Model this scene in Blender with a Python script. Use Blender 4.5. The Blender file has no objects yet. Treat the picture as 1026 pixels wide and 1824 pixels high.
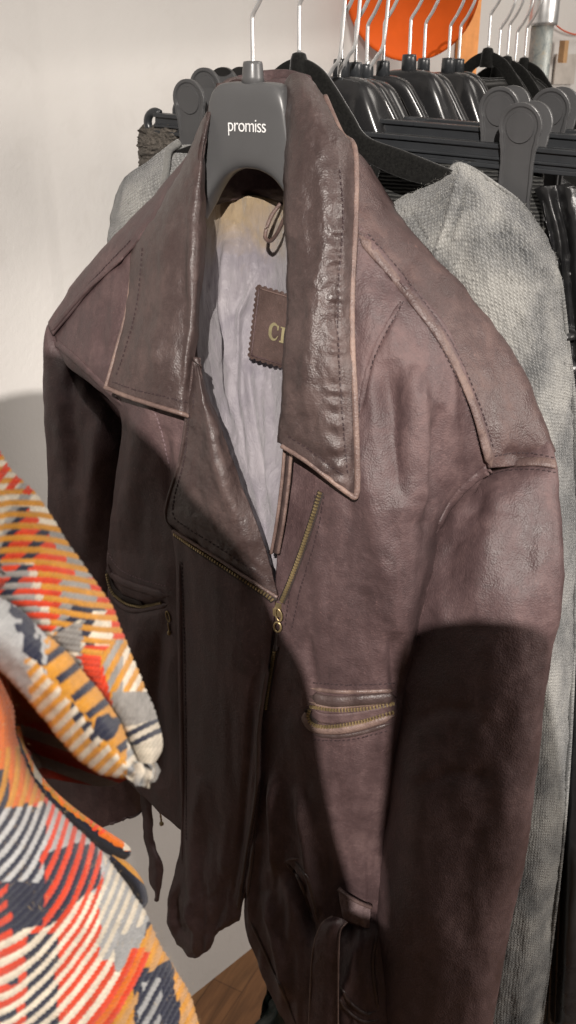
import bpy, bmesh, math, random
import numpy as np
from mathutils import Vector, Matrix
from mathutils.bvhtree import BVHTree

random.seed(7)
rng = np.random.default_rng(11)
SC = bpy.context.scene
COL = SC.collection
R_ = math.radians

# ------------------------------------------------------------------ camera
F = 1752.0
H = 1.55
PITCH = R_(25)
CAM = np.array([0.0, 0.0, H])
RIGHT = np.array([1.0, 0, 0])
FWD = np.array([0, math.cos(PITCH), -math.sin(PITCH)])
UP = np.array([0, math.sin(PITCH), math.cos(PITCH)])

cd = bpy.data.cameras.new('camera')
cam = bpy.data.objects.new('camera', cd)
COL.objects.link(cam)
cam.location = (0, 0, H)
cam.rotation_euler = (math.pi / 2 - PITCH, 0, 0)
cd.sensor_fit = 'VERTICAL'
cd.sensor_height = 24.0
cd.lens = 24.0 * F / 1824.0
cd.clip_start = 0.02
cd.clip_end = 60
cd.dof.use_dof = True
cd.dof.focus_distance = 0.86
cd.dof.aperture_fstop = 10.0
SC.camera = cam

# rail geometry: the rail runs away to the right, hangers are square to it
LAT = np.array([math.cos(R_(30)), -math.sin(R_(30)), 0])     # along a hanger, towards the right shoulder
RAIL = np.array([math.sin(R_(30)), math.cos(R_(30)), 0])     # along the rail, away from the viewer
P0 = np.array([-0.03, 0.92, 0])                              # hanging point of the leather jacket
ZUP = np.array([0, 0, 1.0])


def ray(px, py):
    return FWD + RIGHT * ((px - 513.0) / F) - UP * ((py - 912.0) / F)


def J(px, py, h=0.0, s=0.0):
    """point at height h in front of the hanging plane s metres along the rail"""
    d = ray(px, py)
    n = -RAIL
    t = (h - s + n @ P0) / (n @ d)
    return CAM + t * d


def K(px, py, D):
    """point at D metres in front of the viewer"""
    d = ray(px, py)
    return CAM + d * (D / d[1])


def project(p):
    q = p - CAM
    z = q @ FWD
    return 513 + F * (q @ RIGHT) / z, 912 - F * (q @ UP) / z


# ------------------------------------------------------------------ object helpers
WM = {}


def tag(o, label=None, cat=None, group=None, kind=None):
    if label: o['label'] = label
    if cat: o['category'] = cat
    if group: o['group'] = group
    if kind: o['kind'] = kind
    return o


def thing(name, loc, rotz, label, cat, group=None):
    o = bpy.data.objects.new(name, None)
    o.empty_display_size = 0.02
    COL.objects.link(o)
    o.location = Vector(loc)
    o.rotation_euler = (0, 0, rotz)
    WM[o.name] = Matrix.Translation(Vector(loc)) @ Matrix.Rotation(rotz, 4, 'Z')
    return tag(o, label, cat, group)


def link_mesh(name, me, mat, parent=None):
    o = bpy.data.objects.new(name, me)
    COL.objects.link(o)
    if mat: me.materials.append(mat)
    if parent is not None:
        o.parent = parent
        WM[o.name] = WM[parent.name]
    else:
        WM[o.name] = Matrix.Identity(4)
    return o


def to_local(verts, parent):
    verts = np.asarray(verts, dtype=float)
    if parent is None: return verts
    m = np.array(WM[parent.name].inverted())
    return verts @ m[:3, :3].T + m[:3, 3]


def mesh_obj(name, verts, faces, mat, parent=None, smooth=True, world=True, uv=None, col=None):
    v = to_local(verts, parent) if world else np.asarray(verts, dtype=float)
    me = bpy.data.meshes.new(name)
    me.from_pydata([tuple(x) for x in v], [], [tuple(f) for f in faces])
    if smooth:
        me.polygons.foreach_set('use_smooth', [True] * len(me.polygons))
    if uv is not None:
        l = me.uv_layers.new(name='UVMap')
        idx = np.zeros(len(me.loops), dtype=np.int32)
        me.loops.foreach_get('vertex_index', idx)
        l.data.foreach_set('uv', np.asarray(uv)[idx].astype(np.float32).ravel())
    if col is not None:
        a = me.color_attributes.new('yarn', 'FLOAT_COLOR', 'POINT')
        c4 = np.ones((len(v), 4), dtype=np.float32)
        c4[:, :3] = col
        a.data.foreach_set('color', c4.ravel())
    me.update()
    return link_mesh(name, me, mat, parent)


# ------------------------------------------------------------------ curves and patches
def cr(P, n):
    """Catmull-Rom through P (K, ...) sampled at n points"""
    P = np.asarray(P, dtype=float)
    k = len(P)
    if k == 2:
        t = np.linspace(0, 1, n).reshape((-1,) + (1,) * (P.ndim - 1))
        return P[0] * (1 - t) + P[1] * t
    E = np.concatenate([[2 * P[0] - P[1]], P, [2 * P[-1] - P[-2]]])
    t = np.linspace(0, k - 1, n)
    i = np.minimum(t.astype(int), k - 2)
    f = (t - i).reshape((-1,) + (1,) * (P.ndim - 1))
    a, b, c, d = E[i], E[i + 1], E[i + 2], E[i + 3]
    return 0.5 * (2 * b + (c - a) * f + (2 * a - 5 * b + 4 * c - d) * f ** 2 + (3 * b - a - 3 * c + d) * f ** 3)


def _hash(i, j, k, seed):
    h = (i * 374761393 + j * 668265263 + k * 2147483647 + seed * 1274126177) & 0xFFFFFFFF
    h = ((h ^ (h >> 13)) * 1103515245) & 0xFFFFFFFF
    h = ((h ^ (h >> 16)) * 2654435761) & 0xFFFFFFFF
    return ((h ^ (h >> 15)) & 0xFFFF) / 65535.0 * 2 - 1


def vnoise(p, seed=0):
    p = np.asarray(p, dtype=float)
    i = np.floor(p).astype(np.int64)
    f = p - i
    f = f * f * (3 - 2 * f)
    out = 0
    for dx in (0, 1):
        for dy in (0, 1):
            for dz in (0, 1):
                w = (f[..., 0] if dx else 1 - f[..., 0]) * (f[..., 1] if dy else 1 - f[..., 1]) * (f[..., 2] if dz else 1 - f[..., 2])
                out = out + w * _hash(i[..., 0] + dx, i[..., 1] + dy, i[..., 2] + dz, seed)
    return out


def fbm(p, seed=0, o=3):
    s, a = 0, 1.0
    for q in range(o):
        s = s + a * vnoise(np.asarray(p) * 2 ** q, seed + q)
        a *= 0.5
    return s


def grid_faces(nv, nu, wrap=False):
    fs = []
    m = nu if wrap else nu - 1
    for i in range(nv - 1):
        for j in range(m):
            k = (j + 1) % nu
            fs.append((i * nu + j, i * nu + k, (i + 1) * nu + k, (i + 1) * nu + j))
    return fs


def ridge(PX, PY, pts, w, amp, taper=True, sharp=1.0):
    """a crease (amp < 0) or fold (amp > 0) along a polyline given in photo coordinates"""
    pts = np.asarray(pts, dtype=float)
    best = np.full(PX.shape, 1e9)
    par = np.zeros(PX.shape)
    L = np.concatenate([[0], np.cumsum(np.hypot(*(pts[1:] - pts[:-1]).T))])
    for a, b, l0, l1 in zip(pts[:-1], pts[1:], L[:-1], L[1:]):
        dx, dy = b - a
        q = np.clip(((PX - a[0]) * dx + (PY - a[1]) * dy) / (dx * dx + dy * dy), 0, 1)
        dd = np.hypot(PX - a[0] - q * dx, PY - a[1] - q * dy)
        m = dd < best
        best = np.where(m, dd, best)
        par = np.where(m, (l0 + q * (l1 - l0)) / L[-1], par)
    g = np.exp(-(best / w) ** 2 * sharp)
    if taper:
        g = g * np.clip(np.minimum(par, 1 - par) * 5, 0, 1) ** 0.7
    return amp * g


BVH = {}
GRID = {}


def patch(name, grid, nu, nv, mat, parent, disp=None, thick=0.002, key=None, raw=False, uvscale=None, col=None, flip=None, smooth=True):
    """grid: rows of world points. Returns the object; registers a BVH under key"""
    G = np.asarray(grid, dtype=float)
    G = cr(G, nv)
    G = np.swapaxes(cr(np.swapaxes(G, 0, 1), nu), 0, 1)      # nv, nu, 3
    return sheet(name, G, mat, parent, disp, thick, key, col=col, smooth=smooth)


def grid_normals(G, wrap=False):
    if wrap:
        E = np.concatenate([G[:, -1:], G, G[:, :1]], axis=1)
        du = (E[:, 2:] - E[:, :-2])
    else:
        du = np.gradient(G, axis=1)
    dv = np.gradient(G, axis=0)
    N = np.cross(du, dv)
    N /= np.linalg.norm(N, axis=-1, keepdims=True) + 1e-12
    return N


def sheet(name, G, mat, parent, disp=None, thick=0.002, key=None, wrap=False, col=None, smooth=True, orient=None, noflip=False):
    nv, nu = G.shape[:2]
    N = grid_normals(G, wrap)
    flip = False
    if orient is None:
        flip = np.sum(N * (CAM - G)) < 0
    else:
        flip = np.sum(N * orient) < 0
    if wrap:                                     # outward for tubes
        c = G.mean(axis=1, keepdims=True)
        flip = np.sum(N * (G - c)) < 0
    if flip: N = -N
    PX, PY = project(G)
    if disp is not None:
        d = disp(PX, PY, G)
        G = G + N * d[..., None]
    V = G.reshape(-1, 3)
    fs = grid_faces(nv, nu, wrap)
    if flip: fs = [f[::-1] for f in fs]
    # uv in metres
    lu = np.linalg.norm(np.diff(G, axis=1), axis=-1).mean(axis=0)
    lv = np.linalg.norm(np.diff(G, axis=0), axis=-1).mean(axis=1)
    u = np.concatenate([[0], np.cumsum(lu)])
    v = np.concatenate([[0], np.cumsum(lv)])
    UV = np.stack(np.meshgrid(u, v), axis=-1).reshape(-1, 2)
    c = None
    if col is not None:
        c = col(PX, PY, G).reshape(-1, 3)
    o = mesh_obj(name, V, fs, mat, parent, smooth=smooth, uv=UV, col=c)
    if thick:
        m = o.modifiers.new('thickness', 'SOLIDIFY')
        m.thickness = thick
        m.offset = -1
        m.use_even_offset = False
    if key:
        GRID[key] = (G, N)
        BVH[key] = BVHTree.FromPolygons([Vector(x) for x in V], fs)
    return o


def cast(px, py, keys):
    d = Vector(ray(px, py)).normalized()
    best = None
    for k in keys:
        loc, n, i, dist = BVH[k].ray_cast(Vector(CAM), d, 10)
        if loc is not None and (best is None or dist < best[2]):
            if n.dot(d) > 0: n = -n
            best = (np.array(loc), np.array(n), dist)
    return best


def line_on(pts, keys, step=0.0015, lift=0.0):
    """a polyline given in photo coordinates, laid on the real surface and resampled by length"""
    pts = np.asarray(pts, dtype=float)
    n = int(np.sum(np.hypot(*(pts[1:] - pts[:-1]).T)) / 2) + 4
    P = cr(pts, n)
    pos, nor = [], []
    for x, y in P:
        r = cast(x, y, keys)
        if r is None: continue
        pos.append(r[0]); nor.append(r[1])
    pos = np.array(pos); nor = np.array(nor)
    if len(pos) < 3: return None
    for _ in range(3):
        pos[1:-1] = (pos[:-2] + pos[1:-1] * 2 + pos[2:]) / 4
        nor[1:-1] = (nor[:-2] + nor[1:-1] * 2 + nor[2:]) / 4
    L = np.concatenate([[0], np.cumsum(np.linalg.norm(np.diff(pos, axis=0), axis=1))])
    m = max(3, int(L[-1] / step) + 1)
    q = np.linspace(0, L[-1], m)
    P2 = np.stack([np.interp(q, L, pos[:, i]) for i in range(3)], 1)
    N2 = np.stack([np.interp(q, L, nor[:, i]) for i in range(3)], 1)
    N2 /= np.linalg.norm(N2, axis=1, keepdims=True)
    return P2 + N2 * lift, N2


def frames(P):
    T = np.gradient(P, axis=0)
    T /= np.linalg.norm(T, axis=1, keepdims=True) + 1e-12
    return T


def tube(name, P, r, mat, parent, N=None, seg=8, flat=1.0, caps=True, world=True):
    """tube along P; with N given the section is wide across the surface and flat*r high"""
    P = np.asarray(P, dtype=float)
    T = frames(P)
    if N is None:
        a = np.array([0.3, 0.2, 0.93])
        N = np.cross(T, np.cross(a, T))
        N = N / (np.linalg.norm(N, axis=1, keepdims=True) + 1e-9)
    B = np.cross(T, N)
    B /= np.linalg.norm(B, axis=1, keepdims=True) + 1e-9
    rr = np.broadcast_to(np.asarray(r, dtype=float), (len(P),))
    th = np.linspace(0, 2 * math.pi, seg, endpoint=False)
    V = (P[:, None] + B[:, None] * (np.cos(th)[None, :, None] * rr[:, None, None]) + N[:, None] * (np.sin(th)[None, :, None] * rr[:, None, None] * flat)).reshape(-1, 3)
    fs = [f[::-1] for f in grid_faces(len(P), seg, True)]
    if caps:
        fs.append(tuple(range(seg)))
        fs.append(tuple((len(P) - 1) * seg + i for i in range(seg))[::-1])
    return mesh_obj(name, V, fs, mat, parent, world=world)


def ribbon(name, P, N, w, mat, parent, thick=0.0008, lift=0.0, edge_drop=0.0, uvs=True):
    T = frames(P)
    B = np.cross(N, T)
    B /= np.linalg.norm(B, axis=1, keepdims=True)
    ww = np.broadcast_to(np.asarray(w, dtype=float), (len(P),))[:, None]
    k = np.linspace(-1, 1, 5)
    G = np.stack([P + B * ww / 2 * q + N * (lift - edge_drop * q * q) for q in k], axis=1)
    return sheet(name, G, mat, parent, None, thick)


def boxes(name, items, mat, parent, smooth=False):
    """many small blocks of one part: items (centre, x axis, y axis, z axis as half extents)"""
    V, Fs = [], []
    cs = [(-1, -1, -1), (1, -1, -1), (1, 1, -1), (-1, 1, -1), (-1, -1, 1), (1, -1, 1), (1, 1, 1), (-1, 1, 1)]
    q = [(0, 3, 2, 1), (4, 5, 6, 7), (0, 1, 5, 4), (1, 2, 6, 5), (2, 3, 7, 6), (3, 0, 4, 7)]
    for c, x, y, z in items:
        b = len(V)
        for a in cs:
            k = 0.75 if a[2] > 0 else 1
            V.append(c + x * a[0] * k + y * a[1] * k + z * a[2])
        Fs += [tuple(b + i for i in f) for f in q]
    return mesh_obj(name, V, Fs, mat, parent, smooth=smooth)


def stitches(name, line, mat, parent, spacing=0.0046, length=0.0032, r=0.0006, lift=0.0002):
    if line is None: return
    P, N = line
    T = frames(P)
    L = np.concatenate([[0], np.cumsum(np.linalg.norm(np.diff(P, axis=0), axis=1))])
    it = []
    q = spacing / 2
    while q < L[-1] - spacing / 2:
        i = int(np.searchsorted(L, q))
        t = T[i]; n = N[i]; b = np.cross(n, t)
        t2 = t + b * 0.12
        it.append((P[i] + n * lift + b * random.uniform(-1, 1) * 0.00025, t2 * length / 2 * random.uniform(0.85, 1.1), b * r, n * r))
        q += spacing * random.uniform(0.93, 1.07)
    return boxes(name, it, mat, parent)


def teeth(name, line, mat, parent, pitch=0.0030, wid=0.0018, lift=0.0014, side=0.0):
    if line is None: return
    P, N = line
    T = frames(P)
    L = np.concatenate([[0], np.cumsum(np.linalg.norm(np.diff(P, axis=0), axis=1))])
    it = []
    q = 0.001
    k = 0
    while q < L[-1]:
        i = min(int(np.searchsorted(L, q)), len(P) - 1)
        t = T[i]; n = N[i]; b = np.cross(n, t)
        pp = np.array([np.interp(q, L, P[:, a]) for a in range(3)])
        it.append((pp + n * lift + b * side, t * pitch * 0.31, b * wid, n * 0.001))
        q += pitch
        k += 1
    return boxes(name, it, mat, parent)


# ------------------------------------------------------------------ materials
def newmat(name):
    m = bpy.data.materials.new(name)
    m.use_nodes = True
    nt = m.node_tree
    b = nt.nodes['Principled BSDF']
    return m, nt, b


def nd(nt, typ, **kw):
    n = nt.nodes.new(typ)
    for k, v in kw.items():
        if k in n.inputs: n.inputs[k].default_value = v
        else: setattr(n, k, v)
    return n


def ramp(nt, fac, stops):
    r = nt.nodes.new('ShaderNodeValToRGB')
    e = r.color_ramp.elements
    while len(e) < len(stops): e.new(0.5)
    for el, (p, c) in zip(e, stops):
        el.position = p
        el.color = (c[0], c[1], c[2], 1) if not isinstance(c, (int, float)) else (c, c, c, 1)
    nt.links.new(fac, r.inputs['Fac'])
    return r.outputs['Color']


def mix(nt, fac, a, b, mode='MIX'):
    m = nt.nodes.new('ShaderNodeMix')
    m.data_type = 'RGBA'
    m.blend_type = mode
    for sock, v in ((m.inputs['Factor'], fac), (m.inputs['A'], a), (m.inputs['B'], b)):
        if hasattr(v, 'is_linked'): nt.links.new(v, sock)
        elif isinstance(v, (int, float)): sock.default_value = v
        else: sock.default_value = (*v, 1)
    # RGBA sockets share names; make sure the colour ones are set
    return m.outputs['Result']


def mixc(nt, fac, a, b, mode='MIX'):
    m = nt.nodes.new('ShaderNodeMix')
    m.data_type = 'RGBA'
    m.blend_type = mode
    fs, sa, sb = m.inputs[0], m.inputs[6], m.inputs[7]
    for sock, v in ((fs, fac), (sa, a), (sb, b)):
        if isinstance(v, bpy.types.NodeSocket): nt.links.new(v, sock)
        elif isinstance(v, (int, float)): sock.default_value = v
        else: sock.default_value = (*v, 1)
    return m.outputs[2]


def math_(nt, op, a, b=None, c=None):
    m = nt.nodes.new('ShaderNodeMath')
    m.operation = op
    for i, v in enumerate((a, b, c)):
        if v is None: continue
        if isinstance(v, bpy.types.NodeSocket): nt.links.new(v, m.inputs[i])
        else: m.inputs[i].default_value = v
    return m.outputs[0]


def noise(nt, vec, scale, detail=4, rough=0.55, dist=0.0):
    n = nd(nt, 'ShaderNodeTexNoise')
    n.inputs['Scale'].default_value = scale
    n.inputs['Detail'].default_value = detail
    n.inputs['Roughness'].default_value = rough
    n.inputs['Distortion'].default_value = dist
    if vec is not None: nt.links.new(vec, n.inputs['Vector'])
    return n.outputs['Fac']


def voro(nt, vec, scale, feature='F1'):
    n = nd(nt, 'ShaderNodeTexVoronoi')
    n.feature = feature
    n.inputs['Scale'].default_value = scale
    nt.links.new(vec, n.inputs['Vector'])
    return n.outputs['Distance']


def objco(nt):
    return nt.nodes.new('ShaderNodeTexCoord').outputs['Object']


def mapping(nt, vec, scale):
    m = nt.nodes.new('ShaderNodeMapping')
    m.inputs['Scale'].default_value = scale
    nt.links.new(vec, m.inputs['Vector'])
    return m.outputs[0]


def bump(nt, h, strength, dist, normal=None):
    b = nt.nodes.new('ShaderNodeBump')
    b.inputs['Strength'].default_value = strength
    b.inputs['Distance'].default_value = dist
    nt.links.new(h, b.inputs['Height'])
    if normal is not None: nt.links.new(normal, b.inputs['Normal'])
    return b.outputs[0]


def leather(name, c0, c1, c2, rough=0.46, wear=0.5, fine=1.0, spec=0.5):
    m, nt, b = newmat(name)
    co = objco(nt)
    big = noise(nt, co, 7, 5, 0.6, 0.4)
    mid = noise(nt, co, 42, 6, 0.65, 0.6)
    streak = noise(nt, mapping(nt, co, (60, 60, 9)), 1.0, 4, 0.6, 0.8)
    micro = noise(nt, co, 300, 4, 0.7, 0.5)
    f = math_(nt, 'ADD', math_(nt, 'MULTIPLY', big, 0.4), math_(nt, 'ADD', math_(nt, 'MULTIPLY', mid, 0.3), math_(nt, 'ADD', math_(nt, 'MULTIPLY', streak, 0.15), math_(nt, 'MULTIPLY', micro, 0.15))))
    c = ramp(nt, f, [(0.41, c0), (0.5, c1), (0.59, c2)])
    # scuffs: pale flecks
    fl = noise(nt, co, 210, 3, 0.75, 2.0)
    msk = noise(nt, co, 14, 3, 0.6)
    fk = math_(nt, 'MULTIPLY', ramp(nt, fl, [(0.6, 0), (0.7, 1)]), ramp(nt, msk, [(0.4, 0), (0.62, 1)]))
    c = mixc(nt, math_(nt, 'MULTIPLY', fk, wear), c, (c2[0] * 2.0, c2[1] * 1.9, c2[2] * 1.8))
    # hairline scratches and creases, paler than the hide
    ln_ = math_(nt, 'ABSOLUTE', math_(nt, 'SUBTRACT', noise(nt, co, 26, 3, 0.55, 1.4), 0.5))
    sc_ = math_(nt, 'MULTIPLY', ramp(nt, ln_, [(0.0, 1), (0.008, 0)]), ramp(nt, noise(nt, co, 17, 2), [(0.5, 0), (0.62, 1)]))
    c = mixc(nt, math_(nt, 'MULTIPLY', sc_, 0.35 * wear), c, (c2[0] * 1.9, c2[1] * 1.8, c2[2] * 1.75))
    nt.links.new(c, b.inputs['Base Color'])
    rr = ramp(nt, math_(nt, 'ADD', math_(nt, 'MULTIPLY', mid, 0.5), math_(nt, 'MULTIPLY', big, 0.5)), [(0.36, rough - 0.1), (0.62, rough + 0.16)])
    nt.links.new(rr, b.inputs['Roughness'])
    b.inputs['Specular IOR Level'].default_value = spec
    grain = voro(nt, co, 620, 'F1')
    crease = noise(nt, co, 120, 5, 0.65, 1.2)
    n1 = bump(nt, noise(nt, co, 20, 4, 0.5, 0.5), 0.22 * fine, 0.006)
    n2 = bump(nt, crease, 0.42 * fine, 0.0012, n1)
    n3 = bump(nt, grain, 0.5 * fine, 0.0006, n2)
    nt.links.new(n3, b.inputs['Normal'])
    return m


def simple(name, c, rough=0.5, metal=0.0, spec=0.5, nscale=0, nstr=0.3, ndist=0.0005, var=0.15):
    m, nt, b = newmat(name)
    co = objco(nt)
    f = noise(nt, co, 35, 5, 0.6)
    lo = tuple(x * (1 - var) for x in c)
    hi = tuple(min(1, x * (1 + var)) for x in c)
    nt.links.new(ramp(nt, f, [(0.3, lo), (0.7, hi)]), b.inputs['Base Color'])
    nt.links.new(ramp(nt, noise(nt, co, 60, 4), [(0.3, max(0.02, rough - 0.05)), (0.7, min(1, rough + 0.06))]), b.inputs['Roughness'])
    b.inputs['Metallic'].default_value = metal
    b.inputs['Specular IOR Level'].default_value = spec
    if nscale:
        nt.links.new(bump(nt, noise(nt, co, nscale, 4, 0.6), nstr, ndist), b.inputs['Normal'])
    return m


M = {}
M['leather'] = leather('worn_brown_leather', (0.052, 0.032, 0.033), (0.076, 0.046, 0.047), (0.116, 0.072, 0.071), rough=0.53)
M['leather_gloss'] = leather('polished_brown_leather', (0.040, 0.026, 0.025), (0.056, 0.037, 0.035), (0.084, 0.056, 0.052), rough=0.42, fine=0.85, spec=0.55)
M['leather_pale'] = leather('rubbed_leather_edge', (0.09, 0.058, 0.052), (0.145, 0.096, 0.084), (0.23, 0.155, 0.128), rough=0.45, wear=0.3)
M['leather_rubbed'] = leather('half_rubbed_leather', (0.07, 0.044, 0.042), (0.1, 0.065, 0.06), (0.165, 0.11, 0.094), rough=0.46, wear=0.6)
M['leather_pink'] = leather('pale_pink_leather', (0.12, 0.085, 0.088), (0.17, 0.122, 0.124), (0.24, 0.18, 0.175), rough=0.45)  # paler, pinker leather of the belt loop
M['leather_yoke'] = leather('shoulder_leather', (0.044, 0.026, 0.025), (0.062, 0.037, 0.036), (0.095, 0.058, 0.053), rough=0.44, wear=0.6)
M['leather_dark'] = leather('dark_leather_patch', (0.05, 0.03, 0.026), (0.07, 0.043, 0.037), (0.09, 0.055, 0.048), rough=0.55, fine=0.6)
M['black_leather'] = leather('black_leather', (0.008, 0.008, 0.009), (0.012, 0.012, 0.013), (0.018, 0.018, 0.018), rough=0.3, wear=0.1, fine=.4)
M['thread'] = simple('dark_thread', (0.035, 0.02, 0.022), 0.7)
M['thread_pale'] = simple('pale_thread', (0.2, 0.14, 0.15), 0.7)
M['brass'] = simple('aged_brass', (0.40, 0.31, 0.165), 0.36, 0.7, var=0.4)
M['tape'] = simple('zip_tape', (0.03, 0.02, 0.018), 0.8, nscale=900)
M['grey_plastic'] = simple('grey_black_plastic', (0.085, 0.085, 0.087), 0.33, nscale=300, nstr=0.08, ndist=0.0003, var=0.04)
M['black_plastic'] = simple('black_plastic', (0.018, 0.018, 0.019), 0.24, nscale=40, nstr=0.1, ndist=0.001, var=0.1)
M['clip_plastic'] = simple('clip_plastic', (0.064, 0.064, 0.066), 0.36, nscale=700, nstr=0.12, ndist=0.0003, var=0.06)
M['bar_plastic'] = simple('bar_plastic', (0.025, 0.027, 0.03), 0.32, nscale=60, nstr=0.1, ndist=0.0006)
M['steel'] = simple('chromed_wire', (0.78, 0.78, 0.78), 0.34, 0.8, var=0.1)
M['white_print'] = simple('white_print', (0.8, 0.8, 0.8), 0.5)
M['gold_print'] = simple('faded_gold_print', (0.21, 0.18, 0.10), 0.6, var=0.45)
M['orange'] = simple('orange_plastic', (0.9, 0.135, 0.013), 0.6, spec=.2, nscale=12, nstr=0.12, ndist=0.004, var=0.05)
M['orange_board'] = simple('orange_board', (0.85, 0.36, 0.12), 0.6)
M['cord'] = simple('cord', (0.3, 0.25, 0.2), 0.8)
M['wood_peg'] = simple('peg_wood', (0.5, 0.3, 0.15), 0.6)
M['paper'] = simple('photo_paper', (0.5, 0.46, 0.42), 0.5)
M['red_cord'] = simple('red_cord', (0.6, 0.12, 0.06), 0.7)


def velvet():
    m, nt, b = newmat('black_velvet')
    co = objco(nt)
    f = noise(nt, co, 500, 4, 0.7)
    nt.links.new(ramp(nt, f, [(0.3, (0.004, 0.004, 0.004)), (0.7, (0.014, 0.014, 0.013))]), b.inputs['Base Color'])
    b.inputs['Roughness'].default_value = 0.95
    b.inputs['Specular IOR Level'].default_value = 0.1
    b.inputs['Sheen Weight'].default_value = 0.25
    b.inputs['Sheen Roughness'].default_value = 0.4
    nt.links.new(bump(nt, f, 0.6, 0.0006), b.inputs['Normal'])
    return m


M['velvet'] = velvet()


def satin():
    m, nt, b = newmat('lilac_satin')
    co = objco(nt)
    f = noise(nt, co, 16, 4, 0.6, 0.5)
    c = ramp(nt, f, [(0.3, (0.20, 0.182, 0.208)), (0.7, (0.31, 0.286, 0.305))])
    # yellow age stain near the neck (object z)
    sx = nt.nodes.new('ShaderNodeSeparateXYZ')
    nt.links.new(co, sx.inputs[0])
    st = nd(nt, 'ShaderNodeMapRange')
    nt.links.new(math_(nt, 'ADD', sx.outputs['Z'], math_(nt, 'MULTIPLY', math_(nt, 'SUBTRACT', noise(nt, co, 30, 4, 0.6, 1.0), 0.5), 0.09)), st.inputs['Value'])
    st.inputs['From Min'].default_value = STAIN_Z - 0.03
    st.inputs['From Max'].default_value = STAIN_Z + 0.025
    c = mixc(nt, math_(nt, 'MULTIPLY', st.outputs[0], 0.85), c, (0.32, 0.235, 0.13))
    nt.links.new(c, b.inputs['Base Color'])
    b.inputs['Roughness'].default_value = 0.45
    b.inputs['Specular IOR Level'].default_value = 0.4
    b.inputs['Anisotropic'].default_value = 0.5
    b.inputs['Sheen Weight'].default_value = 0.3
    w = nd(nt, 'ShaderNodeTexWave')
    w.inputs['Scale'].default_value = 900
    nt.links.new(co, w.inputs['Vector'])
    n0 = bump(nt, noise(nt, mapping(nt, co, (70, 70, 14)), 1.0, 5, 0.65, 1.6), 0.45, 0.007)
    n1 = bump(nt, noise(nt, co, 160, 4, 0.7, 1.0), 0.1, 0.0012, n0)
    nt.links.new(bump(nt, w.outputs['Fac'], 0.3, 0.0003, n1), b.inputs['Normal'])
    return m


STAIN_Z = -0.0   # set after the jacket frame is known (object space is relative to the jacket's base)


def knit_grey():
    m, nt, b = newmat('marled_grey_knit')
    co = objco(nt)
    uv = nt.nodes.new('ShaderNodeTexCoord').outputs['UV']
    patchy = noise(nt, mapping(nt, co, (1, 1, 0.8)), 15, 3, 0.5, 0.3)
    marl = noise(nt, co, 330, 4, 0.75, 0.8)
    mid = noise(nt, co, 70, 4, 0.65)
    f = math_(nt, 'ADD', math_(nt, 'MULTIPLY', patchy, 0.74), math_(nt, 'ADD', math_(nt, 'MULTIPLY', marl, 0.18), math_(nt, 'MULTIPLY', mid, 0.1)))
    c = ramp(nt, f, [(0.4, (0.085, 0.088, 0.09)), (0.5, (0.2, 0.2, 0.195)), (0.6, (0.33, 0.325, 0.305))])
    # knit holes: rows of little stitches in UV metres
    s = nt.nodes.new('ShaderNodeSeparateXYZ')
    wob = nt.nodes.new('ShaderNodeVectorMath'); wob.operation = 'ADD'
    nn = nd(nt, 'ShaderNodeTexNoise'); nn.inputs['Scale'].default_value = 70
    nt.links.new(uv, nn.inputs['Vector'])
    sc = nt.nodes.new('ShaderNodeVectorMath'); sc.operation = 'SCALE'; sc.inputs['Scale'].default_value = 0.006
    nt.links.new(nn.outputs['Color'], sc.inputs[0])
    nt.links.new(uv, wob.inputs[0]); nt.links.new(sc.outputs[0], wob.inputs[1])
    nt.links.new(wob.outputs[0], s.inputs[0])
    a = math_(nt, 'SINE', math_(nt, 'MULTIPLY', s.outputs['X'], 2 * math.pi / 0.0042))
    row = math_(nt, 'MULTIPLY', s.outputs['Y'], 2 * math.pi / 0.0038)
    bb = math_(nt, 'SINE', math_(nt, 'ADD', row, math_(nt, 'MULTIPLY', math_(nt, 'ABSOLUTE', a), 1.6)))
    kn = math_(nt, 'MULTIPLY', math_(nt, 'ADD', a, 1.0), math_(nt, 'ADD', bb, 1.0))     # 0..4
    v3 = nd(nt, 'ShaderNodeTexVoronoi'); v3.inputs['Scale'].default_value = 205; v3.inputs['Randomness'].default_value = .75
    nt.links.new(mapping(nt, co, (1, 1, .85)), v3.inputs['Vector'])
    hz = math_(nt, 'ADD', v3.outputs['Distance'], math_(nt, 'MULTIPLY', math_(nt, 'SUBTRACT', noise(nt, co, 90, 3, .6), .45), 1.1))
    hole = ramp(nt, hz, [(0.02, 0.5), (0.3, 1.0)])
    hole = mixc(nt, 1.0, hole, ramp(nt, math_(nt, 'DIVIDE', kn, 4.0), [(0.02, 0.62), (0.3, 1.0)]), 'MULTIPLY')
    c = mixc(nt, 1.0, c, hole, 'MULTIPLY')
    nt.links.new(c, b.inputs['Base Color'])
    b.inputs['Roughness'].default_value = 0.95
    b.inputs['Specular IOR Level'].default_value = 0.1
    b.inputs['Sheen Weight'].default_value = 0.3
    n1 = bump(nt, kn, 0.6, 0.0012, bump(nt, hz, 0.4, 0.0015))
    n2 = bump(nt, marl, 0.8, 0.0012, n1)
    nt.links.new(n2, b.inputs['Normal'])
    return m


M['knit_grey'] = knit_grey()


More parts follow.
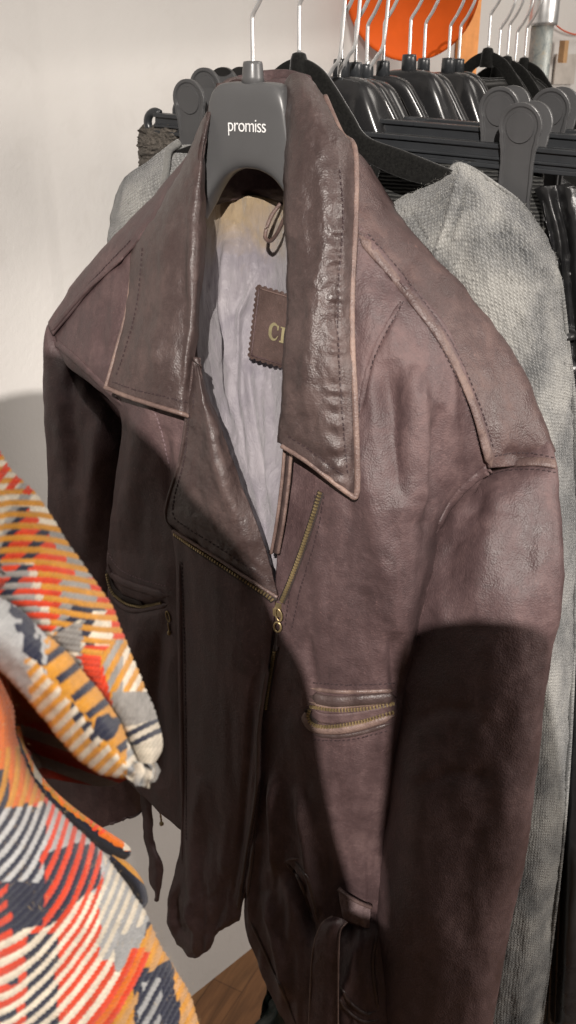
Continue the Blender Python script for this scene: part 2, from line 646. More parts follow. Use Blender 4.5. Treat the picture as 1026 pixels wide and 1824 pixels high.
def yarn():
    m, nt, b = newmat('coloured_wool')
    co = objco(nt)
    a = nt.nodes.new('ShaderNodeVertexColor'); a.layer_name = 'yarn'
    f = noise(nt, co, 1500, 4, 0.7, 0.5)
    g = noise(nt, co, 220, 3, 0.6)
    v = ramp(nt, math_(nt, 'ADD', math_(nt, 'MULTIPLY', f, 0.6), math_(nt, 'MULTIPLY', g, 0.4)), [(0.3, 0.6), (0.68, 1.15)])
    c = mixc(nt, 1.0, a.outputs['Color'], v, 'MULTIPLY')
    nt.links.new(c, b.inputs['Base Color'])
    b.inputs['Roughness'].default_value = 0.95
    b.inputs['Specular IOR Level'].default_value = 0.1
    b.inputs['Sheen Weight'].default_value = 0.2
    nt.links.new(bump(nt, f, 0.7, 0.001), b.inputs['Normal'])
    return m


M['yarn'] = yarn()


def crinkle():
    m, nt, b = newmat('crinkled_dark_knit')
    co = objco(nt)
    f = noise(nt, co, 120, 5, 0.7, 1.5)
    nt.links.new(ramp(nt, f, [(0.3, (0.025, 0.022, 0.018)), (0.7, (0.15, 0.13, 0.11))]), b.inputs['Base Color'])
    b.inputs['Roughness'].default_value = 0.9
    nt.links.new(bump(nt, f, 1.0, 0.004), b.inputs['Normal'])
    return m


M['crinkle'] = crinkle()


def ribbed():
    m, nt, b = newmat('black_ribbed_knit')
    co = objco(nt)
    w = nd(nt, 'ShaderNodeTexWave'); w.bands_direction = 'Z'
    w.inputs['Scale'].default_value = 95; w.inputs['Distortion'].default_value = 1.5; w.inputs['Detail'].default_value = 3
    w.inputs['Detail Scale'].default_value = 3
    nt.links.new(co, w.inputs['Vector'])
    f = noise(nt, co, 400, 4, 0.7)
    nt.links.new(ramp(nt, math_(nt, 'ADD', math_(nt, 'MULTIPLY', w.outputs['Fac'], 0.6), math_(nt, 'MULTIPLY', f, 0.4)), [(0.3, (0.004, 0.004, 0.004)), (0.85, (0.045, 0.045, 0.042))]), b.inputs['Base Color'])
    b.inputs['Roughness'].default_value = 0.8
    nt.links.new(bump(nt, w.outputs['Fac'], 0.7, 0.002), b.inputs['Normal'])
    return m


M['ribbed'] = ribbed()


def wall_mat():
    m, nt, b = newmat('painted_wall')
    co = objco(nt)
    f = noise(nt, co, 3, 4, 0.5)
    smudge = noise(nt, co, 9, 5, 0.6, 1.0)
    c = ramp(nt, f, [(0.3, (0.575, 0.555, 0.535)), (0.7, (0.61, 0.592, 0.572))])
    c = mixc(nt, math_(nt, 'MULTIPLY', ramp(nt, smudge, [(0.58, 0), (0.75, 1)]), 0.22), c, (0.42, 0.39, 0.36))
    nt.links.new(c, b.inputs['Base Color'])
    b.inputs['Roughness'].default_value = 0.75
    n1 = bump(nt, noise(nt, co, 120, 4, 0.6), 0.25, 0.002)
    nt.links.new(bump(nt, noise(nt, co, 14, 3, 0.5), 0.2, 0.006, n1), b.inputs['Normal'])
    return m


M['wall'] = wall_mat()


def floor_mat():
    m, nt, b = newmat('oak_floor')
    co = objco(nt)
    rot = nt.nodes.new('ShaderNodeMapping'); rot.inputs['Rotation'].default_value = (0, 0, R_(-62))
    nt.links.new(co, rot.inputs['Vector'])
    br = nd(nt, 'ShaderNodeTexBrick')
    br.inputs['Scale'].default_value = 1.0
    br.inputs['Brick Width'].default_value = 0.62
    br.inputs['Row Height'].default_value = 0.07
    br.inputs['Mortar Size'].default_value = 0.0015
    br.inputs['Color1'].default_value = (0.26, 0.13, 0.055, 1)
    br.inputs['Color2'].default_value = (0.19, 0.085, 0.035, 1)
    br.inputs['Mortar'].default_value = (0.13, 0.06, 0.025, 1)
    nt.links.new(rot.outputs[0], br.inputs['Vector'])
    g = noise(nt, mapping(nt, rot.outputs[0], (6, 60, 1)), 1.0, 5, 0.65, 0.8)
    c = mixc(nt, 1.0, br.outputs['Color'], ramp(nt, g, [(0.3, 0.55), (0.7, 1.2)]), 'MULTIPLY')
    nt.links.new(c, b.inputs['Base Color'])
    b.inputs['Roughness'].default_value = 0.4
    nt.links.new(bump(nt, g, 0.15, 0.001), b.inputs['Normal'])
    return m


M['floor'] = floor_mat()


def galv():
    m, nt, b = newmat('galvanised_pipe')
    co = objco(nt)
    v = voro(nt, co, 130)
    f = noise(nt, co, 60, 5, 0.7, 1.5)
    nt.links.new(ramp(nt, f, [(0.3, (0.22, 0.25, 0.25)), (0.55, (0.42, 0.44, 0.42)), (0.72, (0.5, 0.42, 0.3))]), b.inputs['Base Color'])
    b.inputs['Metallic'].default_value = 0.6
    b.inputs['Roughness'].default_value = 0.5
    nt.links.new(bump(nt, f, 0.4, 0.001), b.inputs['Normal'])
    return m


M['galv'] = galv()
M['dark_green'] = simple('dark_green_leather', (0.015, 0.028, 0.024), 0.4, nscale=80, nstr=0.3, ndist=0.002)

# ================================================================== THE SETTING
STAIN_Z = 0.885
M['satin'] = satin()

WN = np.array([math.sqrt(.5), -math.sqrt(.5), 0])   # the wall stands obliquely behind the rail
WD = np.array([math.sqrt(.5), math.sqrt(.5), 0])
wp = np.array([-.45, 1.2, 0])
FLOOR = -.25
a0 = wp - WD * 3.0; a1 = wp + WD * 5.5
n_ = 40
V = []
for z in (FLOOR, 2.9):
    for t in np.linspace(0, 1, n_):
        q = a0 + (a1 - a0) * t
        V.append((q[0], q[1], z))
for z in (2.9, FLOOR):
    for t in np.linspace(0, 1, n_):
        q = a0 + (a1 - a0) * t - WN * 0.1
        V.append((q[0], q[1], z))
tag(mesh_obj('wall', V, grid_faces(4, n_, False) , M['wall'], smooth=False), kind='structure')
fv = [(x, y, FLOOR - q) for q in (0, .1) for x, y in ((-6, -6), (8, -6), (8, 9), (-6, 9))]
tag(mesh_obj('floor', fv, [(0, 1, 2, 3), (7, 6, 5, 4), (0, 4, 5, 1), (1, 5, 6, 2), (2, 6, 7, 3), (3, 7, 4, 0)], M['floor'], smooth=False), kind='structure')

# ================================================================== THE LEATHER JACKET
jacket = thing('leather_jacket', (P0[0], P0[1], 0.5), R_(-30),
               'worn brown leather biker jacket with wide collar, open at the neck over lilac lining', 'jacket')
LE, LG = M['leather'], M['leather_gloss']


def JG(rows, s=0.0):
    return [[J(*p, s=s) for p in r] for r in rows]


def wrinkle(amp, sx, sy, seed, stretch=(1, 1, 1)):
    def f(PX, PY, G):
        q = np.stack([PX / sx, PY / sy, PX * 0 + 0.3], -1)
        return amp * fbm(q, seed, 3)
    return f


# ---- left front (picture left) : from shoulder to hem, behind the flap
def d_left(PX, PY, G):
    d = wrinkle(0.0035, 60, 170, 3)(PX, PY, G) + wrinkle(0.001, 25, 45, 4)(PX, PY, G)
    d += ridge(PX, PY, [(238, 480), (215, 560), (195, 650)], 12, -0.006)
    d += ridge(PX, PY, [(185, 530), (175, 600), (180, 650)], 12, -0.005)
    d += ridge(PX, PY, [(262, 700), (240, 860), (215, 980)], 22, 0.008)
    d += ridge(PX, PY, [(292, 760), (300, 900)], 10, -0.004)
    d += ridge(PX, PY, [(250, 1090), (240, 1200), (262, 1360)], 16, 0.008)
    d += ridge(PX, PY, [(285, 1120), (275, 1250), (290, 1400)], 12, -0.008)
    d += ridge(PX, PY, [(188, 1005), (205, 1062), (245, 1085), (300, 1072)], 10, -0.006)
    return d


left_rows = [
    [(92, 588, -.012), (150, 515, .006), (215, 448, .018), (262, 395, .02), (330, 330, .02)],
    [(112, 640, .02), (168, 600, .04), (235, 560, .055), (300, 520, .06), (350, 500, .05)],
    [(160, 685, .045), (205, 685, .064), (255, 682, .076), (310, 660, .08), (352, 640, .072)],
    [(214, 745, .055), (245, 760, .075), (285, 780, .086), (330, 780, .088), (385, 760, .085)],
    [(205, 850, .055), (240, 870, .076), (290, 890, .087), (350, 900, .09), (430, 880, .09)],
    [(194, 950, .05), (235, 980, .072), (290, 1000, .083), (370, 1015, .088), (480, 1030, .088)],
    [(189, 1035, .05), (225, 1065, .072), (280, 1080, .082), (340, 1100, .086), (400, 1110, .084)],
    [(196, 1180, .045), (228, 1190, .065), (275, 1195, .075), (330, 1200, .08), (390, 1200, .08)],
    [(208, 1300, .04), (240, 1320, .058), (282, 1335, .068), (330, 1345, .074), (380, 1345, .075)],
    [(222, 1385, .03), (250, 1410, .05), (290, 1450, .062), (330, 1480, .068), (370, 1490, .07)],
]
patch('front_panel', JG(left_rows), 90, 190, LE, jacket, d_left, 0.0025, key='left')


# ---- flap (picture left): overlapping front below the lapel zip, ends in a pouched hem
def d_flap(PX, PY, G):
    d = wrinkle(0.003, 50, 260, 13)(PX, PY, G) + wrinkle(0.0012, 22, 60, 14)(PX, PY, G) * np.clip((PY - 1300) / 250, 0, 1.5)
    d += ridge(PX, PY, [(315, 960), (321, 1200), (325, 1480)], 6, 0.003)
    d += ridge(PX, PY, [(478, 1150), (462, 1300), (462, 1400), (448, 1500), (428, 1620)], 7, 0.004)
    d += ridge(PX, PY, [(452, 1200), (445, 1350), (428, 1500), (408, 1640)], 6, -0.004)
    d += ridge(PX, PY, [(360, 1380), (345, 1500), (348, 1650)], 14, 0.006)
    d += ridge(PX, PY, [(322, 1570), (310, 1620), (318, 1680)], 5, -0.006)
    d += ridge(PX, PY, [(300, 1560), (302, 1640), (325, 1690)], 6, 0.004)
    d += ridge(PX, PY, [(400, 1560), (395, 1620), (375, 1670)], 10, -0.006)
    lowf = np.clip((PY - 1450) / 150, 0, 1)
    d += lowf * (wrinkle(0.003, 18, 80, 15)(PX, PY, G) + wrinkle(0.001, 30, 20, 16)(PX, PY, G))
    d += ridge(PX, PY, [(338, 1600), (352, 1655), (346, 1700)], 7, 0.007)
    return d


flap_rows = [
    [(302, 938, .098), (345, 962, .106), (400, 1003, .11), (450, 1037, .112), (490, 1064, .108)],
    [(312, 1010, .097), (350, 1030, .107), (400, 1060, .113), (450, 1090, .113), (487, 1110, .108)],
    [(317, 1120, .096), (355, 1130, .106), (400, 1145, .113), (445, 1160, .113), (480, 1165, .106)],
    [(320, 1240, .094), (355, 1250, .103), (395, 1260, .11), (435, 1270, .11), (468, 1275, .104)],
    [(323, 1370, .09), (355, 1380, .099), (395, 1390, .106), (432, 1395, .106), (465, 1395, .1)],
    [(324, 1480, .085), (353, 1490, .094), (388, 1500, .1), (422, 1500, .1), (452, 1495, .096)],
    [(306, 1570, .08), (340, 1585, .092), (378, 1590, .098), (412, 1580, .098), (440, 1570, .094)],
    [(300, 1640, .072), (332, 1660, .088), (368, 1660, .094), (404, 1640, .094), (428, 1630, .09)],
    [(316, 1684, .062), (336, 1706, .076), (360, 1700, .082), (388, 1664, .086), (426, 1640, .086)],
]
patch('front_flap', JG(flap_rows), 80, 190, LE, jacket, d_flap, 0.003, key='flap')


# ---- right front (picture right)
def d_right(PX, PY, G):
    d = wrinkle(0.0035, 80, 200, 23)(PX, PY, G) + wrinkle(0.0012, 26, 60, 24)(PX, PY, G)
    d += ridge(PX, PY, [(690, 640), (695, 760), (712, 900)], 22, -0.008)
    d += ridge(PX, PY, [(740, 650), (750, 780), (750, 930)], 22, 0.009)
    d += ridge(PX, PY, [(640, 790), (660, 900), (700, 1060), (735, 1200)], 28, 0.006)
    d += ridge(PX, PY, [(785, 720), (770, 850), (757, 950)], 14, -0.007)
    d += ridge(PX, PY, [(715, 535), (660, 640), (636, 750)], 5, -0.003)
    d += ridge(PX, PY, [(548, 1130), (556, 1220), (548, 1300)], 10, -0.004)
    d += ridge(PX, PY, [(700, 1120), (712, 1260)], 14, -0.007)
    low = np.clip((PY - 1380) / 200, 0, 1)
    d += low * wrinkle(0.004, 26, 110, 25)(PX, PY, G)
    d += ridge(PX, PY, [(490, 1370), (495, 1480), (492, 1560)], 9, 0.012)
    d += ridge(PX, PY, [(530, 1400), (545, 1500), (568, 1620)], 9, 0.01)
    d += ridge(PX, PY, [(510, 1540), (535, 1600), (560, 1680)], 8, -0.012)
    d += ridge(PX, PY, [(475, 1590), (500, 1690), (520, 1780)], 10, 0.012)
    d += ridge(PX, PY, [(462, 1480), (448, 1570), (450, 1640)], 6, 0.007)
    d += ridge(PX, PY, [(640, 1640), (625, 1730), (600, 1790)], 12, 0.012)
    d += ridge(PX, PY, [(600, 1670), (640, 1660), (680, 1640)], 12, -0.014)
    return d


right_rows = [
    [(548, 322, .026), (638, 396, .031), (714, 486, .0325), (806, 600, .0325), (880, 818, .026)],
    [(525, 480, .045), (620, 520, .058), (695, 590, .06), (775, 700, .058), (862, 852, .02)],
    [(512, 640, .06), (600, 660, .076), (680, 700, .08), (750, 790, .076), (838, 898, .01)],
    [(508, 800, .075), (585, 800, .088), (665, 820, .094), (735, 880, .086), (812, 958, .0)],
    [(498, 920, .09), (575, 920, .1), (665, 930, .1), (735, 980, .084), (796, 1015, .0)],
    [(492, 1045, .1), (565, 1050, .106), (645, 1060, .106), (720, 1090, .085), (780, 1110, .01)],
    [(483, 1150, .101), (555, 1160, .107), (640, 1170, .105), (710, 1180, .085), (755, 1200, .035)],
    [(468, 1260, .099), (545, 1270, .106), (630, 1275, .1), (705, 1280, .08), (745, 1300, .035)],
    [(462, 1380, .094), (540, 1390, .1), (622, 1400, .094), (695, 1400, .074), (738, 1420, .03)],
    [(452, 1500, .092), (530, 1520, .1), (612, 1530, .09), (682, 1530, .068), (725, 1540, .03)],
    [(436, 1610, .088), (515, 1640, .1), (598, 1640, .09), (680, 1640, .07), (722, 1650, .03)],
    [(462, 1715, .082), (535, 1760, .1), (610, 1780, .1), (690, 1780, .078), (730, 1790, .035)],
    [(520, 1840, .08), (562, 1870, .098), (620, 1890, .1), (700, 1890, .078), (740, 1890, .035)],
]
patch('front_panel', JG(right_rows), 130, 260, LE, jacket, d_right, 0.0025, key='right')


# ---- shoulder yokes
def d_yoke(PX, PY, G):
    return wrinkle(0.002, 60, 60, 33)(PX, PY, G) + ridge(PX, PY, [(900, 800), (925, 815), (960, 812)], 12, -0.003)


yoke_r = [
    [(660, 300, -.07), (735, 405, -.075), (828, 505, -.075), (905, 610, -.075), (955, 710, -.07), (984, 800, -.055)],
    [(628, 262, -.02), (706, 384, -.024), (806, 489, -.026), (884, 588, -.028), (944, 690, -.028), (988, 806, -.026)],
    [(626, 330, .016), (706, 432, .012), (800, 540, .008), (868, 645, .004), (915, 745, .002), (942, 826, -.006)],
    [(634, 412, .034), (712, 502, .036), (794, 613, .036), (840, 715, .036), (862, 790, .034), (872, 834, .03)],
]
patch('shoulder_yoke', JG(yoke_r), 130, 60, M['leather_yoke'], jacket, d_yoke, 0.0025, key='yoke_r')
yoke_l = [
    [(100, 585, -.06), (150, 505, -.065), (215, 425, -.065), (270, 365, -.06), (345, 270, -.05)],
    [(86, 572, -.02), (135, 496, -.022), (200, 424, -.022), (262, 362, -.02), (340, 270, -.02)],
    [(86, 582, -.008), (145, 508, .004), (212, 440, .012), (262, 385, .014), (335, 300, .01)],
    [(92, 598, -.002), (155, 520, .014), (222, 455, .026), (266, 402, .028), (335, 335, .026)],
]
patch('shoulder_yoke', JG(yoke_l), 90, 40, LE, jacket, d_yoke, 0.0025, key='yoke_l')


# ---- sleeves: tapering tubes through measured outlines
def sleeve(rows, depth, seg, nv, disp, key, twist=None):
    L = np.array([J(x, y, h) for (x, y, _, _, h, *_) in rows])
    Rr = np.array([J(x, y, h) for (_, _, x, y, h, *_) in rows])
    k = np.array([[r[5]] if len(r) > 5 else [depth] for r in rows], dtype=float)
    L, Rr, k = cr(L, nv), cr(Rr, nv), cr(k, nv)
    c = (L + Rr) / 2
    a = (Rr - L) / 2
    w = np.linalg.norm(a, axis=1, keepdims=True)
    n = -RAIL[None, :] * w * k
    th = np.linspace(0, 2 * math.pi, seg, endpoint=False)
    ct, st = np.cos(th), np.sin(th)
    ct = np.sign(ct) * np.abs(ct) ** 0.92
    st = np.sign(st) * np.abs(st) ** 0.92
    G = c[:, None] + a[:, None] * ct[None, :, None] + n[:, None] * st[None, :, None]
    return sheet('sleeve', G, LE, jacket, disp, 0.0025, key, wrap=True)


def d_sleeve_r(PX, PY, G):
    d = wrinkle(0.004, 90, 220, 43)(PX, PY, G) + wrinkle(0.001, 30, 50, 44)(PX, PY, G)
    d += ridge(PX, PY, [(860, 870), (800, 960), (770, 1060)], 26, -0.005)
    d += ridge(PX, PY, [(900, 860), (860, 980), (840, 1120)], 24, 0.004)
    d += ridge(PX, PY, [(960, 850), (940, 960), (925, 1060)], 30, -0.004)
    d += ridge(PX, PY, [(760, 1300), (745, 1480), (760, 1700)], 30, 0.006)
    d += ridge(PX, PY, [(870, 1280), (850, 1500), (820, 1750)], 30, -0.004)
    d += ridge(PX, PY, [(730, 1290), (790, 1265), (860, 1275)], 12, -0.0022)
    d += ridge(PX, PY, [(735, 1400), (800, 1380), (880, 1400)], 14, -0.0022)
    d += ridge(PX, PY, [(790, 930), (850, 905), (930, 915)], 9, -0.0012)
    d += ridge(PX, PY, [(780, 990), (830, 950), (880, 945)], 9, -0.0014)
    return d


sleeve([(878, 800, 972, 770, -.03, .4), (868, 826, 984, 806, -.016, .55), (838, 862, 994, 858, .0, .6), (800, 905, 1000, 922, .01, .6), (772, 965, 1003, 985, .02, .55),
        (746, 1045, 1000, 1050, .028, .55), (722, 1130, 988, 1135, .034, .55), (707, 1230, 976, 1240, .038, .56), (697, 1340, 964, 1345, .04, .57),
        (684, 1470, 945, 1475, .042, .58), (673, 1580, 925, 1582, .044, .6), (680, 1700, 905, 1700, .046, .6), (692, 1830, 880, 1830, .048, .6),
        (700, 1910, 866, 1910, .048, .6)], 0.55, 120, 240, d_sleeve_r, 'sleeve_r')


def d_sleeve_l(PX, PY, G):
    d = wrinkle(0.004, 60, 160, 53)(PX, PY, G) + wrinkle(0.001, 25, 50, 54)(PX, PY, G)
    d += ridge(PX, PY, [(130, 640), (125, 740), (135, 880)], 14, -0.006)
    d += ridge(PX, PY, [(180, 720), (165, 860), (160, 1000)], 16, 0.006)
    return d


sleeve([(100, 566, 140, 600, -.03, .5), (88, 592, 140, 636, -.014, .7), (87, 640, 172, 690, -.008, .7), (88, 700, 205, 735, -.004, .65), (91, 780, 222, 790, .0, .6),
        (95, 860, 222, 870, .0, .6), (99, 960, 222, 965, .0, .6), (101, 1080, 225, 1085, -.004, .6), (100, 1200, 232, 1205, -.01, .6),
        (97, 1320, 244, 1325, -.016, .6), (93, 1412, 250, 1428, -.02, .6), (96, 1430, 249, 1442, -.02, .6)], 0.6, 90, 170, d_sleeve_l, 'sleeve_l')

# ---- back panel
back = [
    [(88, 600, -.03), (200, 440, -.04), (350, 280, -.045), (440, 160, -.05), (560, 165, -.05), (700, 390, -.045), (870, 600, -.04), (975, 800, -.035)],
    [(140, 700, -.06), (240, 560, -.085), (350, 450, -.095), (450, 400, -.1), (560, 400, -.1), (680, 560, -.095), (800, 740, -.085), (930, 900, -.06)],
    [(170, 900, -.06), (260, 860, -.09), (350, 830, -.1), (450, 810, -.105), (560, 820, -.105), (660, 860, -.1), (760, 930, -.09), (860, 1000, -.06)],
    [(190, 1100, -.05), (270, 1110, -.085), (350, 1110, -.095), (450, 1110, -.1), (560, 1120, -.1), (660, 1140, -.095), (740, 1170, -.085), (820, 1200, -.05)],
    [(215, 1330, -.03), (280, 1360, -.06), (350, 1390, -.075), (450, 1390, -.085), (560, 1400, -.085), (650, 1400, -.08), (720, 1400, -.07), (780, 1420, -.04)],
]
patch('back_panel', JG(back), 80, 80, LE, jacket, wrinkle(0.003, 60, 120, 63), 0.0025)


# ---- collar
def d_colr(PX, PY, G):
    d = wrinkle(0.0014, 40, 80, 73)(PX, PY, G) + wrinkle(0.0008, 16, 24, 74)(PX, PY, G)
    # puckers along the stitched edge
    e = np.clip((PX - 560) / 40, 0, 1) * np.clip((PY - 320) / 60, 0, 1)
    d += e * 0.0012 * np.sin(PY / 5.2 + 2.5 * vnoise(np.stack([PX / 30, PY / 40, PX * 0], -1), 5)) * np.exp(-((PX - 596) / 18) ** 2)
    d += ridge(PX, PY, [(605, 380), (602, 560), (608, 700), (618, 800)], 5, -0.0016)
    d += ridge(PX, PY, [(510, 775), (560, 808), (612, 850)], 6, -0.0012)
    d += ridge(PX, PY, [(560, 520), (548, 640), (540, 740)], 14, 0.003)
    d += ridge(PX, PY, [(545, 300), (556, 420), (550, 500)], 16, -0.0025)
    return d


col_r = [
    [(500, 165, -.02), (512, 138, -.012), (534, 130, -.012), (556, 140, -.018), (578, 172, -.04)],
    [(508, 205, .012), (523, 176, .024), (556, 180, .028), (588, 206, .012), (606, 240, -.012)],
    [(506, 290, .042), (517, 262, .054), (562, 262, .06), (607, 262, .044), (631, 268, .02)],
    [(506, 390, .062), (515, 376, .076), (564, 382, .084), (610, 388, .072), (632, 390, .05)],
    [(510, 480, .082), (517, 476, .092), (563, 486, .1), (605, 492, .09), (627, 494, .074)],
    [(508, 590, .098), (516, 588, .107), (560, 598, .113), (601, 604, .106), (626, 604, .092)],
    [(500, 700, .108), (508, 699, .116), (555, 712, .121), (602, 725, .117), (632, 730, .106)],
    [(492, 788, .112), (502, 793, .118), (548, 822, .122), (600, 862, .122), (634, 884, .114)],
]
patch('collar', JG(col_r), 110, 240, LG, jacket, d_colr, 0.004, key='col_r')


def d_coll(PX, PY, G):
    d = wrinkle(0.0014, 35, 90, 83)(PX, PY, G) + wrinkle(0.0008, 16, 30, 84)(PX, PY, G)
    d += ridge(PX, PY, [(300, 400), (285, 560), (275, 690)], 14, 0.003)
    d += ridge(PX, PY, [(330, 420), (325, 560), (318, 700)], 10, -0.0025)
    d += ridge(PX, PY, [(348, 330), (340, 460), (345, 600)], 10, 0.003)
    d += ridge(PX, PY, [(256, 470), (235, 600), (215, 680)], 8, -0.0015)
    return d


col_l = [
    [(440, 142, -.045), (422, 136, -.03), (405, 140, -.018), (393, 152, -.006), (386, 172, -.004)],
    [(362, 218, -.03), (360, 218, -.004), (364, 214, .012), (371, 214, .018), (374, 224, .006)],
    [(326, 292, -.02), (330, 296, .016), (342, 294, .032), (357, 296, .038), (364, 302, .024)],
    [(270, 372, -.004), (288, 370, .028), (318, 372, .048), (350, 378, .053), (366, 382, .038)],
    [(238, 435, .02), (262, 440, .045), (300, 445, .062), (345, 450, .068), (364, 455, .05)],
    [(228, 540, .05), (255, 545, .068), (300, 550, .082), (340, 552, .084), (355, 556, .068)],
    [(208, 620, .078), (240, 627, .09), (285, 633, .099), (328, 638, .1), (346, 642, .086)],
    [(186, 692, .095), (226, 706, .103), (275, 722, .109), (315, 734, .11), (336, 741, .104)],
]
patch('collar', JG(col_l), 100, 220, LG, jacket, d_coll, 0.004, key='col_l')

col_b = [
    [(410, 160, -.05), (440, 150, -.075), (480, 148, -.085), (520, 148, -.08), (560, 165, -.05)],
    [(404, 146, -.03), (430, 136, -.05), (475, 129, -.062), (515, 126, -.056), (552, 138, -.026)],
    [(398, 230, -.03), (430, 215, -.052), (475, 212, -.062), (515, 215, -.052), (545, 230, -.015)],
    [(376, 345, -.01), (420, 335, -.05), (460, 330, -.06), (500, 340, -.055), (540, 360, -.005)],
    [(370, 370, -.005), (420, 356, -.052), (460, 352, -.064), (500, 366, -.06), (540, 386, -.005)],
]
patch('collar_stand', JG(col_b), 70, 70, LE, jacket,
      lambda X, Y, G: wrinkle(0.0015, 40, 14, 93)(X, Y, G), 0.003, key='col_b')


# ---- lapel
def d_lapel(PX, PY, G):
    d = wrinkle(0.0016, 40, 60, 103)(PX, PY, G) + wrinkle(0.0008, 14, 22, 104)(PX, PY, G)
    d += ridge(PX, PY, [(372, 720), (385, 820), (420, 930)], 12, 0.004)
    d += ridge(PX, PY, [(352, 760), (345, 850), (352, 920)], 14, -0.003)
    d += ridge(PX, PY, [(330, 925), (400, 970), (480, 1030)], 6, -0.0015)
    return d


lapel_rows = [
    [(338, 636, .088), (344, 636, .096), (350, 639, .099), (357, 650, .086)],
    [(333, 738, .1), (348, 738, .109), (368, 738, .112), (386, 745, .098)],
    [(320, 820, .104), (350, 815, .115), (390, 820, .119), (420, 835, .104)],
    [(299, 888, .106), (345, 890, .117), (405, 900, .123), (449, 910, .109)],
    [(297, 925, .106), (355, 945, .117), (425, 965, .121), (472, 975, .109)],
    [(308, 944, .105), (385, 992, .111), (448, 1034, .114), (493, 1062, .107)],
]
patch('lapel', JG(lapel_rows), 90, 140, LG, jacket, d_lapel, 0.004, key='lapel')


# ---- lining and facing
def d_lining(PX, PY, G):
    d = wrinkle(0.003, 22, 120, 113)(PX, PY, G) + wrinkle(0.0012, 12, 40, 114)(PX, PY, G)
    d += ridge(PX, PY, [(470, 470), (425, 560), (418, 700), (440, 840)], 7, 0.006)
    d += ridge(PX, PY, [(405, 430), (398, 540), (405, 660)], 8, -0.006)
    d += ridge(PX, PY, [(380, 560), (388, 680), (420, 800)], 8, 0.005)
    d += ridge(PX, PY, [(440, 640), (452, 760), (475, 900)], 7, -0.006)
    d += ridge(PX, PY, [(475, 680), (480, 800), (490, 920)], 6, 0.005)
    return d


lining_rows = [
    [(368, 368, -.004), (398, 354, -.045), (450, 348, -.06), (500, 362, -.056), (545, 384, -.008)],
    [(356, 450, .015), (390, 450, -.042), (440, 450, -.062), (500, 450, -.06), (548, 460, .0)],
    [(350, 560, .035), (385, 560, -.03), (435, 560, -.055), (500, 560, -.055), (550, 560, .02)],
    [(346, 660, .055), (392, 660, -.01), (440, 670, -.038), (500, 670, -.036), (552, 670, .03)],
    [(365, 760, .066), (405, 770, .012), (450, 780, -.012), (500, 780, .0), (552, 780, .045)],
    [(405, 860, .074), (438, 870, .03), (465, 880, .018), (500, 880, .03), (545, 880, .06)],
    [(445, 980, .08), (470, 990, .06), (485, 995, .052), (503, 995, .06), (530, 990, .075)],
    [(470, 1050, .085), (482, 1055, .075), (490, 1058, .072), (500, 1058, .075), (520, 1050, .082)],
]
patch('lining', JG(lining_rows), 110, 220, M['satin'], jacket, d_lining, 0.001, key='lining')

# narrow facing edge of the right front, with its two rubbed pipings
fac = [[(505, 800, .09), (512, 800, .097), (520, 800, .097)], [(500, 860, .094), (508, 860, .101), (516, 862, .101)],
       [(491, 930, .098), (499, 930, .105), (507, 932, .104)], [(480, 984, .1), (489, 986, .106), (498, 988, .105)]]
patch('facing', JG(fac), 14, 60, LG, jacket, None, 0.003, key='facing')
for dx in (-6, 6):
    ln = np.array([J(513 + dx, 800, .101), J(508 + dx, 860, .104), J(499 + dx, 930, .108), J(489 + dx, 986, .109)])
    tube('piping', cr(ln, 40), 0.0016, M['leather_pale'], jacket)

# ------------------------------------------------------------------ seams, piping, stitching
ALLJ = ['left', 'flap', 'right', 'yoke_r', 'yoke_l', 'sleeve_r', 'sleeve_l', 'col_r', 'col_l', 'lapel']


def edge_piping(pts_h, r, mat, nv=120):
    tube('piping', cr(np.array([J(*p) for p in pts_h]), nv), r, mat, jacket, seg=10)


# collar edges, rubbed pale
edge_piping([(579, 172, -.038), (608, 238, -.01), (632, 268, .02), (633, 390, .049), (628, 494, .073), (627, 604, .091), (633, 730, .105), (636, 872, .114), (622, 882, .117)], 0.0026, M['leather_pale'])
edge_piping([(624, 882, .117), (600, 864, .122), (548, 823, .122), (502, 794, .118)], 0.0022, M['leather_pale'])
edge_piping([(238, 430, .018), (228, 540, .049), (208, 620, .077), (188, 690, .095)], 0.0018, M['leather_pale'])
edge_piping([(187, 690, .095), (226, 706, .103), (275, 722, .109), (315, 734, .11), (336, 741, .104)], 0.0022, M['leather_pale'])
edge_piping([(345, 645, .094), (333, 738, .1), (320, 820, .104), (299, 890, .106), (296, 922, .106), (308, 945, .105)], 0.0016, LG)
edge_piping([(308, 945, .106), (385, 993, .112), (448, 1035, .115), (494, 1064, .108)], 0.0017, M['leather_pale'])

